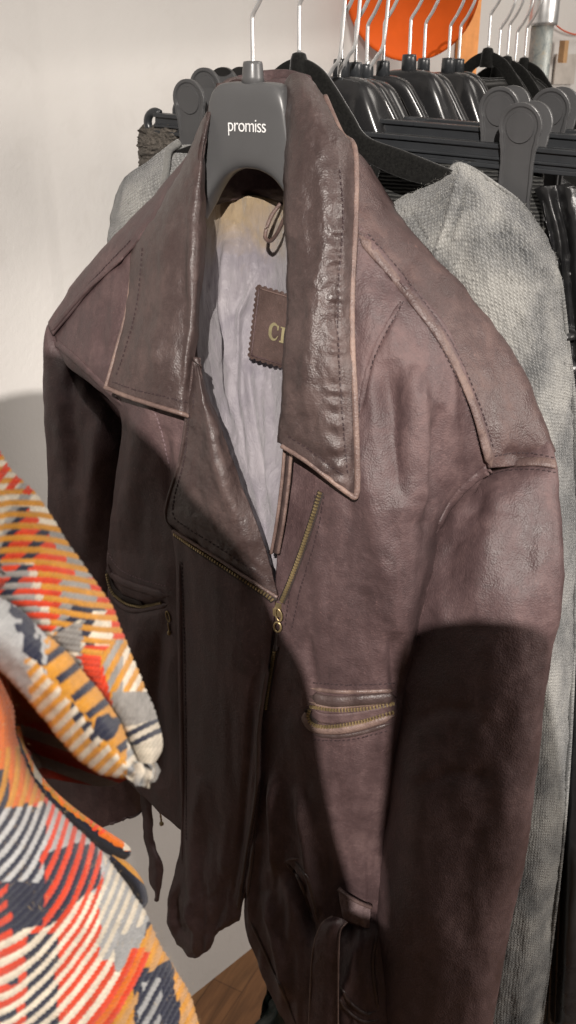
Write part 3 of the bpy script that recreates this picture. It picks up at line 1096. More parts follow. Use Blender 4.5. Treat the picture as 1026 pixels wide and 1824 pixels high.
for pts, keys in [
    ([(605, 300), (611, 390), (604, 492), (602, 604), (609, 725), (619, 845)], ['col_r']),
    ([(512, 776), (560, 808), (618, 852)], ['col_r']),
    ([(254, 440), (244, 540), (224, 620), (205, 674)], ['col_l']),
    ([(200, 680), (240, 694), (290, 706), (336, 718)], ['col_l']),
    ([(338, 735), (328, 820), (312, 880), (309, 918), (330, 938), (400, 982), (470, 1030)], ['lapel']),
    ([(346, 700), (344, 730)], ['lapel']),
    ([(270, 716), (288, 770), (302, 832)], ['left']),
    ([(720, 535), (672, 625), (642, 720), (638, 752)], ['right']),
    ([(655, 415), (722, 495), (802, 605), (852, 715), (880, 800)], ['yoke_r', 'right']),
    ([(640, 424), (712, 512), (786, 618), (832, 720), (860, 815)], ['right', 'yoke_r']),
    ([(880, 812), (930, 806), (986, 815)], ['yoke_r', 'sleeve_r']),
    ([(562, 880), (545, 960), (518, 1050), (508, 1115)], ['right']),
    ([(578, 882), (562, 960), (535, 1050), (520, 1120)], ['right']),
    ([(98, 575), (160, 505), (236, 425)], ['yoke_l', 'left']),
    ([(104, 618), (160, 668), (215, 712)], ['left', 'sleeve_l']),
    ([(192, 985), (215, 1015), (255, 1033), (300, 1045)], ['left']),
    ([(555, 1216), (620, 1220), (704, 1217)], ['right']),
    ([(556, 1318), (620, 1318), (698, 1300)], ['right']),
    ([(324, 1000), (330, 1200), (332, 1400), (332, 1500)], ['flap']),
    ([(482, 1150), (466, 1280), (462, 1390), (446, 1500), (432, 1600)], ['flap']),
]:
    stitches('stitching', line_on(pts, keys, 0.0012), M['thread'] if keys[0] != 'left' else M['thread_pale'], jacket)


def welt(name, pts, keys, r, flat, mat, parent, lift=0.0, taper=True):
    ln = line_on(pts, keys, 0.002, lift)
    if ln is None: return None
    P, N = ln
    k = np.clip(np.minimum(np.arange(len(P)), np.arange(len(P))[::-1]) / 5.0, 0.15, 1) if taper else np.ones(len(P))
    return tube(name, P, r * k, mat, parent, N=N, seg=10, flat=flat)


# rubbed raised seams
welt('seam', [(638, 417), (713, 505), (794, 614), (842, 718), (867, 800), (877, 838)], ['right', 'yoke_r'], 0.0046, 0.42, M['leather_rubbed'], jacket)
welt('seam', [(648, 418), (718, 502), (797, 610), (845, 716), (874, 806)], ['yoke_r', 'right'], 0.0036, 0.4, LE, jacket)
welt('seam', [(714, 537), (664, 636), (640, 735)], ['right'], 0.003, 0.5, LE, jacket)
welt('seam', [(868, 840), (885, 834), (912, 828), (950, 825), (975, 827), (986, 830)], ['sleeve_r'], 0.0048, 0.4, M['leather_rubbed'], jacket, .0025, False)
stitches('stitching', line_on([(872, 846), (905, 838), (950, 836), (992, 842)], ['sleeve_r'], 0.0012), M['thread'], jacket)
welt('seam', [(872, 834), (835, 862), (800, 903), (778, 950)], ['sleeve_r', 'right'], 0.0048, 0.45, LE, jacket)
welt('seam', [(95, 605), (150, 655), (218, 722)], ['sleeve_l', 'left'], 0.0045, 0.4, LE, jacket)
welt('seam', [(90, 590), (152, 518), (228, 448), (262, 402)], ['yoke_l', 'left'], 0.0035, 0.45, LE, jacket)
welt('seam', [(320, 1000), (322, 1200), (325, 1400), (324, 1540)], ['flap'], 0.0022, 0.7, LE, jacket)
welt('seam', [(478, 1180), (462, 1290), (457, 1400), (440, 1510), (424, 1620)], ['flap'], 0.0026, 0.7, LG, jacket)

# ------------------------------------------------------------------ zips
BR = M['brass']


def zip_line(pts, keys, parent, tw=0.009, off=0.0, tape=True):
    ln = line_on(pts, keys, 0.0012, 0.0004)
    if ln is None: return None
    P, N = ln
    z = ribbon('zip', P, N, tw, M['tape'], parent, 0.0006, 0.0003)
    teeth('zip_teeth', (P, N), BR, z)
    return z


zipper = zip_line([(312, 950), (345, 973), (390, 1002), (440, 1035), (480, 1062), (492, 1076)], ['flap', 'lapel'], jacket)
zip2 = zip_line([(572, 876), (560, 915), (542, 970), (520, 1030), (502, 1072)], ['right'], jacket, tw=0.007)
zip3 = zip_line([(492, 1150), (486, 1185), (480, 1220), (474, 1262)], ['right', 'flap'], jacket, tw=0.007)
# slider with an oval pull
sl = cast(495, 1085, ['flap', 'right'])
c = sl[0] + sl[1] * 0.003
slider = boxes('zip_slider', [(c, LAT * 0.0042, np.array([0, 0, 1]) * 0.007, -RAIL * 0.0022),
                              (c - RAIL * 0.003, LAT * 0.0018, ZUP * 0.005, -RAIL * 0.001)], BR, jacket)
th = np.linspace(0, 2 * math.pi, 24)


def ring(name, centre, rx, rz, r, mat, parent, tilt=0.0):
    ax = LAT * math.cos(tilt) + ZUP * math.sin(tilt)
    az = -LAT * math.sin(tilt) + ZUP * math.cos(tilt)
    P = np.array([centre + ax * rx * math.cos(t) + az * rz * math.sin(t) for t in th])
    return tube(name, P, r, mat, parent, seg=7, caps=False)


ring('pull_ring', J(496, 1095, .117), 0.0032, 0.0062, 0.0009, BR, jacket, 0.2)
ring('pull_ring', J(494, 1117, .117), 0.0036, 0.0052, 0.001, BR, jacket, -0.15)
tube('zip_pull', cr(np.array([J(493, 1126, .116), J(491, 1145, .114), J(490, 1158, .113)]), 12), np.array([.0012] * 8 + [.002] * 4), M['tape'], jacket)

# right pocket: two rolled lips with brass teeth and a dark strip for the opening's shade
dark = M['leather_dark']
welt('pocket_lip', [(552, 1226), (600, 1232), (650, 1232), (704, 1230)], ['right'], 0.0022, 0.8, M['leather_pale'], jacket)
welt('pocket_lip', [(551, 1240), (590, 1249), (640, 1247), (704, 1242)], ['right'], 0.0062, 0.55, LG, jacket)
welt('pocket_lip', [(549, 1250), (590, 1259), (640, 1256), (703, 1248)], ['right'], 0.0022, 0.8, M['leather_pale'], jacket)
ln = line_on([(553, 1257), (600, 1263), (650, 1260), (700, 1252)], ['right'], 0.0012, 0.001)
teeth('zip_teeth', ln, BR, jacket, wid=0.0016)
ln = line_on([(556, 1268), (572, 1278), (600, 1280), (640, 1276), (698, 1262)], ['right'], 0.0012, 0.0004)
ribbon('pocket_bag', ln[0], ln[1], 0.012, M['leather'], jacket, 0.0008, 0.0006)
ln = line_on([(548, 1262), (553, 1277), (566, 1288)], ['right'], 0.0012, 0.0006)
ribbon('pocket_shade', ln[0], ln[1], 0.006, M['tape'], jacket, 0.0008, 0.0009)
ln = line_on([(552, 1262), (550, 1276), (560, 1289), (590, 1292), (640, 1284), (700, 1266)], ['right'], 0.0012, 0.0012)
teeth('zip_teeth', ln, BR, jacket, wid=0.0018)
welt('pocket_lip', [(546, 1264), (545, 1280), (560, 1297), (600, 1300), (645, 1292), (702, 1274)], ['right'], 0.0046, 0.7, M['leather_pale'], jacket, 0.0005)
welt('pocket_lip', [(556, 1308), (600, 1312), (645, 1305), (700, 1288)], ['right'], 0.0024, 0.6, LG, jacket)

# left pocket
welt('pocket_lip', [(191, 1002), (202, 1026), (235, 1043), (300, 1062)], ['left'], 0.005, 0.6, LE, jacket)
ln = line_on([(193, 1016), (203, 1046), (225, 1066), (255, 1074)], ['left'], 0.0012, 0.001)
if ln: ribbon('pocket_shade', ln[0], ln[1], 0.008, M['tape'], jacket, 0.0008, 0.0008)  # dark strip stands in for shade inside the pocket opening
ln = line_on([(192, 1015), (200, 1048), (218, 1070), (245, 1079), (290, 1072)], ['left'], 0.0012, 0.0016)
teeth('zip_teeth', ln, BR, jacket, wid=0.0014)
welt('pocket_lip', [(189, 1010), (196, 1052), (215, 1078), (245, 1087), (300, 1076)], ['left'], 0.0034, 0.8, LE, jacket)
ring('pull_ring', J(299, 1098, .083), 0.0022, 0.006, 0.0008, BR, jacket, 0.2)
tube('zip_pull', cr(np.array([J(299, 1110, .083), J(301, 1122, .082), J(301, 1130, .082)]), 10), np.array([.0009] * 6 + [.002] * 4), BR, jacket)

# zip pull with a ball on the hidden cuff zip
tube('zip_pull', cr(np.array([J(284, 1430, .03), J(285, 1445, .03), J(287, 1460, .03), J(288, 1470, .03)]), 16),
     np.array([.0016, .0008, .0016, .0008] * 3 + [.0018, .003, .003, .0018]), BR, jacket)

# seams and a slanted hand pocket low on the right front
for pts, r, mt in [([(508, 1535), (530, 1560), (548, 1604), (560, 1642)], .0028, LG), ([(522, 1530), (546, 1562), (560, 1610), (566, 1640)], .0022, LG),
                   ([(506, 1536), (520, 1530), (536, 1530)], .002, M['leather_rubbed']), ([(604, 1752), (622, 1784), (652, 1806), (672, 1800)], .0026, LG),
                   ([(600, 1772), (618, 1800), (648, 1820), (676, 1816)], .0022, LG), ([(672, 1660), (664, 1720), (674, 1800)], .0024, LG),
                   ([(446, 1640), (474, 1700), (505, 1770), (530, 1830)], .0022, LG), ([(462, 1400), (452, 1500), (440, 1600)], .0024, LG)]:
    welt('seam', pts, ['right'], r, .8, mt, jacket)
# belt: loop, belt end, hanging strap on the other side


def RJ(x, y, off):
    r = cast(x, y, ['right'])
    return r[0] - RAIL * off


TL, TR, BL, BR = RJ(610, 1572, .009), RJ(669, 1605, .009), RJ(617, 1626, .007), RJ(664, 1644, .007)
loop = []
for v in np.linspace(0, 1, 5):
    a_ = TL + (BL - TL) * v; b_ = TR + (BR - TR) * v
    loop.append([a_ + (b_ - a_) * u - RAIL * (.004 * (1 - (2 * u - 1) ** 2) + .002 * math.sin(v * 3)) + ZUP * .002 * math.sin(u * 3.1) for u in np.linspace(0, 1, 5)])
patch('belt_loop', loop, 34, 34, M['leather_pink'], jacket, lambda X, Y, G: wrinkle(0.0012, 10, 16, 133)(X, Y, G) + ridge(X, Y, [(613, 1584), (640, 1592), (668, 1616)], 3, -.0015), 0.003)
tube('piping', cr(np.array(loop[0]) - RAIL * .001, 30), 0.0021, M['leather_rubbed'], jacket)
belt = [[(592, 1632, .108), (604, 1634, .110), (618, 1642, .108)],
        [(572, 1648, .116), (590, 1650, .12), (606, 1658, .116)],
        [(558, 1690, .12), (580, 1694, .123), (603, 1696, .12)],
        [(553, 1760, .12), (577, 1762, .123), (602, 1764, .12)],
        [(548, 1900, .12), (574, 1900, .123), (602, 1900, .12)]]
patch('belt', JG(belt), 24, 90, LE, jacket, wrinkle(0.001, 20, 40, 143), 0.003, key='belt')
for e in (0, 2):
    tube('piping', cr(np.array([J(*r[e]) for r in belt]), 60), 0.0011, M['leather_pale'], jacket)
strap = [[(246, 1360, .012), (256, 1360, .014), (267, 1360, .012)],
         [(252, 1440, .012), (261, 1440, .014), (270, 1440, .012)],
         [(258, 1500, .012), (266, 1500, .014), (274, 1500, .012)],
         [(264, 1530, .012), (276, 1530, .018), (290, 1540, .012)],
         [(266, 1570, .012), (278, 1575, .018), (288, 1575, .012)],
         [(276, 1590, .012), (280, 1596, .014), (285, 1590, .012)],
         [(276, 1604, .012), (279, 1606, .013), (283, 1604, .012)]]
patch('belt_strap', JG(strap), 14, 90, LE, jacket, wrinkle(0.0015, 14, 18, 153), 0.003)

# ------------------------------------------------------------------ inside: loop and maker's patch
lp = [(500, 362), (484, 384), (474, 410), (473, 424), (482, 429), (494, 415), (503, 396), (512, 378)]
P = cr(np.array([J(x, y, -.042 + .004 * i) for i, (x, y) in enumerate(lp)]), 60)
tube('hanging_loop', P, 0.0019, M['leather_pale'], jacket, seg=8)

# patch with a pinked edge, lying 2 mm off the lining
o0 = np.array([458, 508.0]); ux = np.array([60, 18.0]) / 60; uy = np.array([-15, 128.0]) / 128
outl = []
W_, H_ = 120.0, 128.0


def pinked(a, b, n):
    out = []
    for i in range(n):
        for q, dd in ((0.0, 0.0), (0.3, 2.6), (0.6, 2.6), (0.85, 0.0)):
            t = (i + q) / n
            p = a + (b - a) * t
            nn = np.array([(b - a)[1], -(b - a)[0]]); nn = nn / np.linalg.norm(nn)
            out.append(p + nn * dd)
    return out


c00 = o0; c10 = o0 + ux * W_; c11 = c10 + uy * H_; c01 = o0 + uy * H_
outl = pinked(c00, c10, 12) + pinked(c10, c11, 13) + pinked(c11, c01, 12) + pinked(c01, c00, 13)
outl = np.array(outl)
ctr = (c00 + c11) / 2


def lab_pt(x, y, lift):
    # the patch is stiff: a plane leaning with the lining behind the neck
    v = (y - 508) / 150.0
    return J(x, y, -.046 + .022 * max(0, v) + lift)


Vv = [lab_pt(ctr[0], ctr[1], 0)] + [lab_pt(ctr[0] + (x - ctr[0]) * .93, ctr[1] + (y - ctr[1]) * .93, 0.0) for x, y in outl] + [lab_pt(x, y, -0.0008) for x, y in outl]
n = len(outl)
fs = [(0, 1 + (i + 1) % n, 1 + i) for i in range(n)] + [(1 + (i + 1) % n, 1 + n + (i + 1) % n, 1 + n + i, 1 + i) for i in range(n)]
lab = mesh_obj('maker_patch', Vv, fs, M['leather_dark'], jacket, smooth=False)
mm = lab.modifiers.new('thickness', 'SOLIDIFY'); mm.thickness = 0.0012; mm.offset = -1
inner = [ctr + (q - ctr) * 0.93 for q in (c00, c10, c11, c01)]
for a, b in ((inner[3], inner[0]), (inner[0], inner[1]), (inner[3], inner[2])):
    tube('stitching', [lab_pt(*(a + (b - a) * t), 0.0006) for t in np.linspace(0, 1, 12)], 0.0007, M['leather_pale'] if b is inner[1] else M['leather'], lab)


def glyph(name, strokes, org, sc, mat, parent, lift, ux, uy):
    """strokes: polylines (x, y, width) in letter units, x right, y down"""
    V, fs = [], []
    for st in strokes:
        st = np.array(st, dtype=float)
        P = cr(st, max(2, len(st) * 4)) if len(st) > 2 else st
        T = np.gradient(P[:, :2], axis=0); T /= np.linalg.norm(T, axis=1, keepdims=True)
        B = np.stack([-T[:, 1], T[:, 0]], 1)
        b = len(V)
        for p, bb in zip(P, B):
            for sg in (-1, 1):
                q = p[:2] + bb * sg * p[2] / 2
                w = org + ux * q[0] * sc + uy * q[1] * sc
                V.append(lab_pt(w[0], w[1], lift))
        lift += 0.00008
        for i in range(len(P) - 1):
            fs.append((b + 2 * i, b + 2 * i + 1, b + 2 * i + 3, b + 2 * i + 2))
    o = mesh_obj(name, V, fs, mat, parent, smooth=False)
    m = o.modifiers.new('thickness', 'SOLIDIFY'); m.thickness = 0.0003
    return o


Cst = [[(.86, .3, .06), (.7, .06, .1), (.42, .0, .2), (.16, .2, .27), (.1, .5, .3), (.16, .8, .27), (.42, 1.0, .18), (.72, .94, .1), (.9, .7, .05)],
       [(.84, .02, .13), (.84, .34, .1)]]
Lst = [[(.28, 0, .27), (.28, 1, .27)], [(0, .03, .09), (.58, .03, .09)], [(0, .96, .1), (.9, .96, .1)], [(.88, .62, .12), (.88, 1.0, .14)]]
glyph('letter', Cst, np.array([481, 575.0]), 27, M['gold_print'], lab, 0.0012, ux * .66, uy)
glyph('letter', Lst, np.array([500, 582.0]), 27, M['gold_print'], lab, 0.0012, ux * .66, uy)

# ================================================================== HANGERS AND RAIL
RZ = R_(-30)


def band(name, O, I, d, mat, parent, n=90, seg=18, e=0.55):
    """loft of rounded sections between an outer and an inner contour (local x, z); d = half depth"""
    O = cr(np.array(O, dtype=float), n); I = cr(np.array(I, dtype=float), n)
    dd = cr(np.array(d, dtype=float).reshape(-1, 1), n)
    V = []
    th = np.linspace(0, 2 * math.pi, seg, endpoint=False)
    for o, i, q in zip(O, I, dd[:, 0]):
        c = (o + i) / 2; a = (o - i) / 2
        for t in th:
            ca = np.sign(math.cos(t)) * abs(math.cos(t)) ** e
            sa = np.sign(math.sin(t)) * abs(math.sin(t)) ** e
            V.append((c[0] + a[0] * ca, sa * q, c[1] + a[1] * ca))
    fs = grid_faces(n, seg, True)
    fs.append(tuple(range(seg))[::-1]); fs.append(tuple((n - 1) * seg + k for k in range(seg)))
    return mesh_obj(name, V, fs, mat, parent, world=False)


def mirror(pts):
    """contour given for the right half from the middle outwards"""
    p = [tuple(q) for q in pts]
    return [(-x, z) for x, z in p[::-1]] + (p[1:] if p[0][0] == 0 else p)


def lathe(name, prof, mat, parent, seg=24, axis=None, origin=(0, 0, 0), world=False):
    V = []
    for r, z in prof:
        for k in range(seg):
            a = 2 * math.pi * k / seg
            V.append((origin[0] + r * math.cos(a), origin[1] + r * math.sin(a), origin[2] + z))
    fs = grid_faces(len(prof), seg, True)
    fs.append(tuple(range(seg))[::-1]); fs.append(tuple((len(prof) - 1) * seg + k for k in range(seg)))
    return mesh_obj(name, V, fs, mat, parent, world=world)


RAILZ = 1.662


def hook(parent, top, z0=0.012, sw=1.0):
    """steel hook: straight stem, kink to one side, round the rail; top = rail height above the origin"""
    k = 0.052
    pts = [(0, z0), (0, z0 + .02), (0, k - .006), (0.001, k), (0.009, k + .012), (0.0165, k + .03), (0.0185, top - .022), (0.0185, top - .006), (0.0172, top + .006), (0.011, top + .0155),
           (0, top + .0195), (-.011, top + .0155), (-.0172, top + .006), (-.0185, top - .006), (-.016, top - .012)]
    P = cr(np.array([(x * sw, 0, z) for x, z in pts]), 70)
    return tube('hook', P, 0.0019, M['steel'], parent, N=np.tile([0, 1.0, 0], (70, 1)), seg=10, world=False)


def new_hanger(name, s, z, label, group=None, rotz=0.0):
    q = P0 + RAIL * s
    return thing(name, (q[0], q[1], z), RZ + rotz, label, 'hanger', group)


# the printed hanger that carries the jacket
zb = J(455, 146, 0)[2]
hg = new_hanger('coat_hanger', 0, zb, 'broad grey plastic hanger with white lettering inside the leather jacket collar')
ph_O = mirror([(0, 0), (.02, 0), (.031, -.003), (.0375, -.011), (.041, -.03), (.044, -.055), (.050, -.078), (.066, -.106), (.11, -.16), (.19, -.235)])
ph_I = mirror([(0, -.070), (.011, -.0712), (.022, -.0755), (.030, -.0815), (.037, -.0895), (.043, -.098), (.051, -.11), (.068, -.132), (.11, -.178), (.19, -.25)])
ph_d = [.006, .009, .012, .013, .0135, .014, .0145, .015, .015, .015]
ph_d = ph_d + ph_d[::-1][1:]
WIDE = band('body', ph_O, ph_I, ph_d, M['grey_plastic'], hg, n=120, seg=28, e=0.42)
lathe('socket', [(.0105, -.002), (.0092, .004), (.0085, .014), (.0078, .016), (.004, .0165)], M['grey_plastic'], hg)
hook(hg, RAILZ - zb)

cu = bpy.data.curves.new('lettering', 'FONT')
cu.body = 'promiss'
cu.size = 0.0155
cu.align_x = 'CENTER'
cu.extrude = 0.0002
cu.offset = -0.00008
cu.space_character = 0.92
tmp = bpy.data.objects.new('lettering', cu)
COL.objects.link(tmp)
me = bpy.data.meshes.new_from_object(tmp.evaluated_get(bpy.context.evaluated_depsgraph_get()))
bpy.data.objects.remove(tmp)
fy = -.0153
for v in me.vertices:
    x, y, z = v.co
    v.co = (x * 0.86 + .0025, fy - z * 1.0, y - .039)
me.materials.clear()
link_mesh('lettering', me, M['white_print'], hg)


def loc(px, py, s, org, h=0.0):
    p = J(px, py, h, s) - org
    return (p @ LAT, p[2])


# thin velvet hanger behind the jacket, carries the grey sweater
sv = 0.08
ov = P0 + RAIL * sv + ZUP * J(515, 118, 0, sv)[2]
vh = new_hanger('velvet_hanger', sv, ov[2], 'flat black velvet hanger with a nub, right behind the leather jacket')
vo = [loc(x, y, sv, ov) for x, y in [(515, 108), (548, 106), (575, 124), (600, 158), (628, 204), (655, 243), (720, 268), (806, 303)]]
vi = [loc(x, y, sv, ov) for x, y in [(515, 132), (540, 136), (562, 152), (588, 195), (618, 252), (650, 286), (722, 320), (800, 338)]]
vo[0] = (0, vo[0][1]); vi[0] = (0, vi[0][1])
VEL = band('body', mirror(vo), mirror(vi), [.0032] * 8, M['velvet'], vh, n=110, seg=14, e=0.4)
lathe('nub', [(.0095, -.012), (.0085, -.002), (.0078, .006), (.0062, .0105), (.003, .0118)], M['velvet'], vh, origin=(0, 0, 0))
st = [loc(x, y, sv, ov) for x, y in [(672, 286), (664, 312), (655, 340), (650, 372)]]
tube('strut', cr(np.array([(x, 0, z) for x, z in st]), 20), .0056, M['velvet'], vh, N=np.tile([0, 1.0, 0], (20, 1)), flat=.45, world=False)
st = [(-x, z) for x, z in st]
tube('strut', cr(np.array([(x, 0, z) for x, z in st]), 20), .0056, M['velvet'], vh, N=np.tile([0, 1.0, 0], (20, 1)), flat=.45, world=False)
bz = st[-1][1]; bx = abs(st[-1][0])
for sg in (-1, 1):
    tube('crossbar', [(sg * x, 0, bz) for x in np.linspace(bx * .7, bx * 1.8, 12)], .005, M['velvet'], vh, N=np.tile([0, 1.0, 0], (12, 1)), flat=.5, world=False)
hook(vh, RAILZ - ov[2], .01)


def copy_tree(o, parent=None):
    c = o.copy(); COL.objects.link(c)
    if parent is not None: c.parent = parent
    for ch in list(o.children): copy_tree(ch, c)
    return c


def put(o, s, z, rotz, label, group):
    q = P0 + RAIL * s
    o.location = (q[0], q[1], z); o.rotation_euler = (0, 0, RZ + rotz)
    o['label'] = label; o['group'] = group


# broad black glossy hangers
GH = 'empty glossy black hangers further along the rail'
wh = new_hanger('coat_hanger', .165, zb, 'x', GH)
wo = mirror([(0, 0), (.02, -.001), (.032, -.006), (.042, -.018), (.054, -.042), (.07, -.075), (.1, -.115), (.2, -.175)])
wi = mirror([(0, -.055), (.014, -.056), (.026, -.06), (.036, -.068), (.047, -.085), (.062, -.108), (.095, -.14), (.2, -.2)])
band('body', wo, wi, [.014, .017, .019, .02, .02, .019, .016, .016, .016, .019, .02, .02, .019, .017, .014], M['black_plastic'], wh, n=110, seg=22, e=.6)
lathe('socket', [(.0085, -.002), (.008, .012), (.0075, .015), (.004, .0155)], M['bar_plastic'], wh)
hook(wh, RAILZ - zb)
put(wh, .165, zb + .002, R_(-3), 'glossy black hanger nearest behind the velvet hanger, one curved arm in view', GH)
o = copy_tree(wh); put(o, .33, zb + .006, R_(4), 'broadest glossy black hanger with a flat shoulder, hanging under the orange disc', GH)
o = copy_tree(wh); put(o, .448, zb + .002, R_(-4), 'glossy black hanger beside the orange board, behind the tall clip', GH)

# slim hangers
GS = 'slim dark plastic hangers packed on the rail'
sh = new_hanger('slim_hanger', .198, zb, 'x', GS)
so = mirror([(0, 0), (.016, -.001), (.03, -.008), (.042, -.024), (.06, -.052), (.085, -.085), (.2, -.15)])
si = mirror([(0, -.014), (.012, -.0145), (.022, -.02), (.031, -.034), (.047, -.06), (.075, -.098), (.2, -.17)])
band('body', so, si, [.009] * 13, M['black_plastic'], sh, n=90, seg=16, e=.5)
lathe('socket', [(.0075, -.002), (.007, .012), (.0065, .014), (.003, .0145)], M['bar_plastic'], sh)
hook(sh, RAILZ - zb)
slim = [(.196, .0, 3, 'slim dark hanger right behind the nearest glossy hanger, left of the disc middle'),
        (.222, -.002, -4, 'slim dark hanger whose arm crosses in front of the orange reflection, second of its bunch'),
        (.262, .001, 5, 'slim dark hanger with a thick socket just left of the broadest glossy hanger'),
        (.372, .003, -2, 'slim dark hanger half hidden behind the broadest glossy hanger'),
        (.482, .002, 2, 'slim dark hanger in front of the orange board, last before the black velvet ones')]
for i, (s, dz, a, lab_) in enumerate(slim):
    o = sh if i == 0 else copy_tree(sh)
    put(o, s, zb + dz, R_(a), lab_, GS)

# velvet hangers at the far end
GV = 'black velvet hangers at the far end of the rail'
far = [(.585, .012, 'tallest black velvet hanger at the far end, its nub standing above the others'),
       (.628, -.004, 'black velvet hanger just behind the tallest one, sloping to the right'),
       (.665, .002, 'black velvet hanger in the middle of the far bunch'),
       (.70, -.006, 'black velvet hanger second from the pipe'),
       (.742, .0, 'black velvet hanger nearest to the rusty pipe')]
for s, dz, lab_ in far:
    o = copy_tree(vh); put(o, s, ov[2] + dz - .006, R_(random.uniform(-4, 4)), lab_, GV)

# rail and upright
rl = thing('clothes_rack', tuple(P0 + RAIL * .815), RZ, 'galvanised pipe clothes rack with a chromed fitting at its far end', 'clothes rack')
mesh_rail = []
tube('rail', [P0 + RAIL * q + ZUP * RAILZ for q in np.linspace(-.08, .84, 24)], .0135, M['galv'], rl, seg=20)
lathe('upright', [(.0165, FLOOR), (.0165, .8), (.0165, RAILZ - .03)], M['galv'], rl, seg=28)
lathe('fitting', [(.0165, -.075), (.021, -.0745), (.0215, -.07), (.0215, .02), (.019, .024), (.004, .0245)], M['steel'], rl, seg=28, origin=(0, 0, RAILZ))
tube('end_cap', [P0 + RAIL * q + ZUP * RAILZ for q in (-.095, -.09, -.078)], .0155, M['bar_plastic'], rl, seg=20)

# ------------------------------------------------------------------ clip hangers for trousers
GC = 'black clip hangers behind the sweater'


def box_pts(x0, x1, y0, y1, z0, z1):
    return ((np.array([(x0 + x1) / 2, (y0 + y1) / 2, (z0 + z1) / 2])), np.array([(x1 - x0) / 2, 0, 0]), np.array([0, (y1 - y0) / 2, 0]), np.array([0, 0, (z1 - z0) / 2]))


def boxes_local(name, items, mat, parent, bev=0.0008):
    V, fs = [], []
    q = [(0, 3, 2, 1), (4, 5, 6, 7), (0, 1, 5, 4), (1, 2, 6, 5), (2, 3, 7, 6), (3, 0, 4, 7)]
    for x0, x1, y0, y1, z0, z1 in items:
        b = len(V)
        V += [(x0, y0, z0), (x1, y0, z0), (x1, y1, z0), (x0, y1, z0), (x0, y0, z1), (x1, y0, z1), (x1, y1, z1), (x0, y1, z1)]
        fs += [tuple(b + i for i in f) for f in q]
    o = mesh_obj(name, V, fs, mat, parent, smooth=False, world=False)
    if bev:
        m = o.modifiers.new('bevel', 'BEVEL'); m.width = bev; m.segments = 2
    return o


def paddle(parent, x, side):
    """one half of a spring clip; side -1 front, +1 back"""
    prof = [(-.09, .0165), (-.075, .0165), (-.055, .0158), (-.035, .0150), (-.018, .0152), (-.004, .0148), (.006, .0155), (.014, .0172)]
    cz, rr = .0275, .0192
    L = [(-w, z) for z, w in prof]
    head = [(-rr * math.cos(t), cz + rr * math.sin(t)) for t in np.linspace(R_(-25), R_(205), 22)]
    Rt = [(w, z) for z, w in prof[::-1]]
    out = L + head + Rt
    k = len(out)

    def yy(z): return side * np.interp(z, [-.082, -.06, -.02, .01, .045], [.004, .005, .0095, .014, .0175])
    V, fs = [], []
    th = .0022
    for sc_, off in ((1, -th), (1, th)):
        for a, z in out: V.append((x + a, yy(z) + side * off, z))
    # inset face with a raised rim
    for a, z in out:
        V.append((x + a * .84, yy(z) + side * th, cz + (z - cz) * .84 if z > .005 else z))
    for a, z in out:
        V.append((x + a * .78, yy(z) + side * th * .35, cz + (z - cz) * .78 if z > .005 else z))
    for i in range(k - 1):
        j = i + 1
        fs += [(i, j, k + j, k + i), (k + i, k + j, 2 * k + j, 2 * k + i), (2 * k + i, 2 * k + j, 3 * k + j, 3 * k + i)]
    fs += [(k - 1, 0, k, 2 * k - 1), (2 * k - 1, k, 2 * k, 3 * k - 1), (3 * k - 1, 2 * k, 3 * k, 4 * k - 1)]
    # fill front and back strips across
    h = k // 2
    for base, fl in ((3 * k, False), (0, True)):
        for i in range(h - 1):
            f = (base + i, base + i + 1, base + k - 2 - i, base + k - 1 - i)
            fs.append(f[::-1] if fl else f)
    if side > 0: fs = [f[::-1] for f in fs]
    o = mesh_obj('paddle', V, fs, M['clip_plastic'], parent, smooth=False, world=False)
    bm = bmesh.new(); bm.from_mesh(o.data); bmesh.ops.recalc_face_normals(bm, faces=bm.faces); bm.to_mesh(o.data); bm.free()
    m = o.modifiers.new('bevel', 'BEVEL'); m.width = .0009; m.segments = 2; m.limit_method = 'ANGLE'
    pad = [(r * math.cos(t), r * math.sin(t)) for r in (.0122,) for t in np.linspace(0, 2 * math.pi, 40, endpoint=False)]
    Vp = [(x + a, yy(cz + b) + side * (th * .35 + .0009), cz - .001 + b * 1.05) for a, b in pad] + [(x + a * 1.06, yy(cz + b) + side * (th * .35 - .0002), cz - .001 + b * 1.11) for a, b in pad]
    fp = [tuple(range(40))] + [(i, (i + 1) % 40, 40 + (i + 1) % 40, 40 + i) for i in range(40)]
    if side < 0: pass
    po = mesh_obj('thumb_pad', Vp, fp, M['clip_plastic'], o, smooth=False, world=False)
    bm = bmesh.new(); bm.from_mesh(po.data); bmesh.ops.recalc_face_normals(bm, faces=bm.faces); bm.to_mesh(po.data); bm.free()
    return o


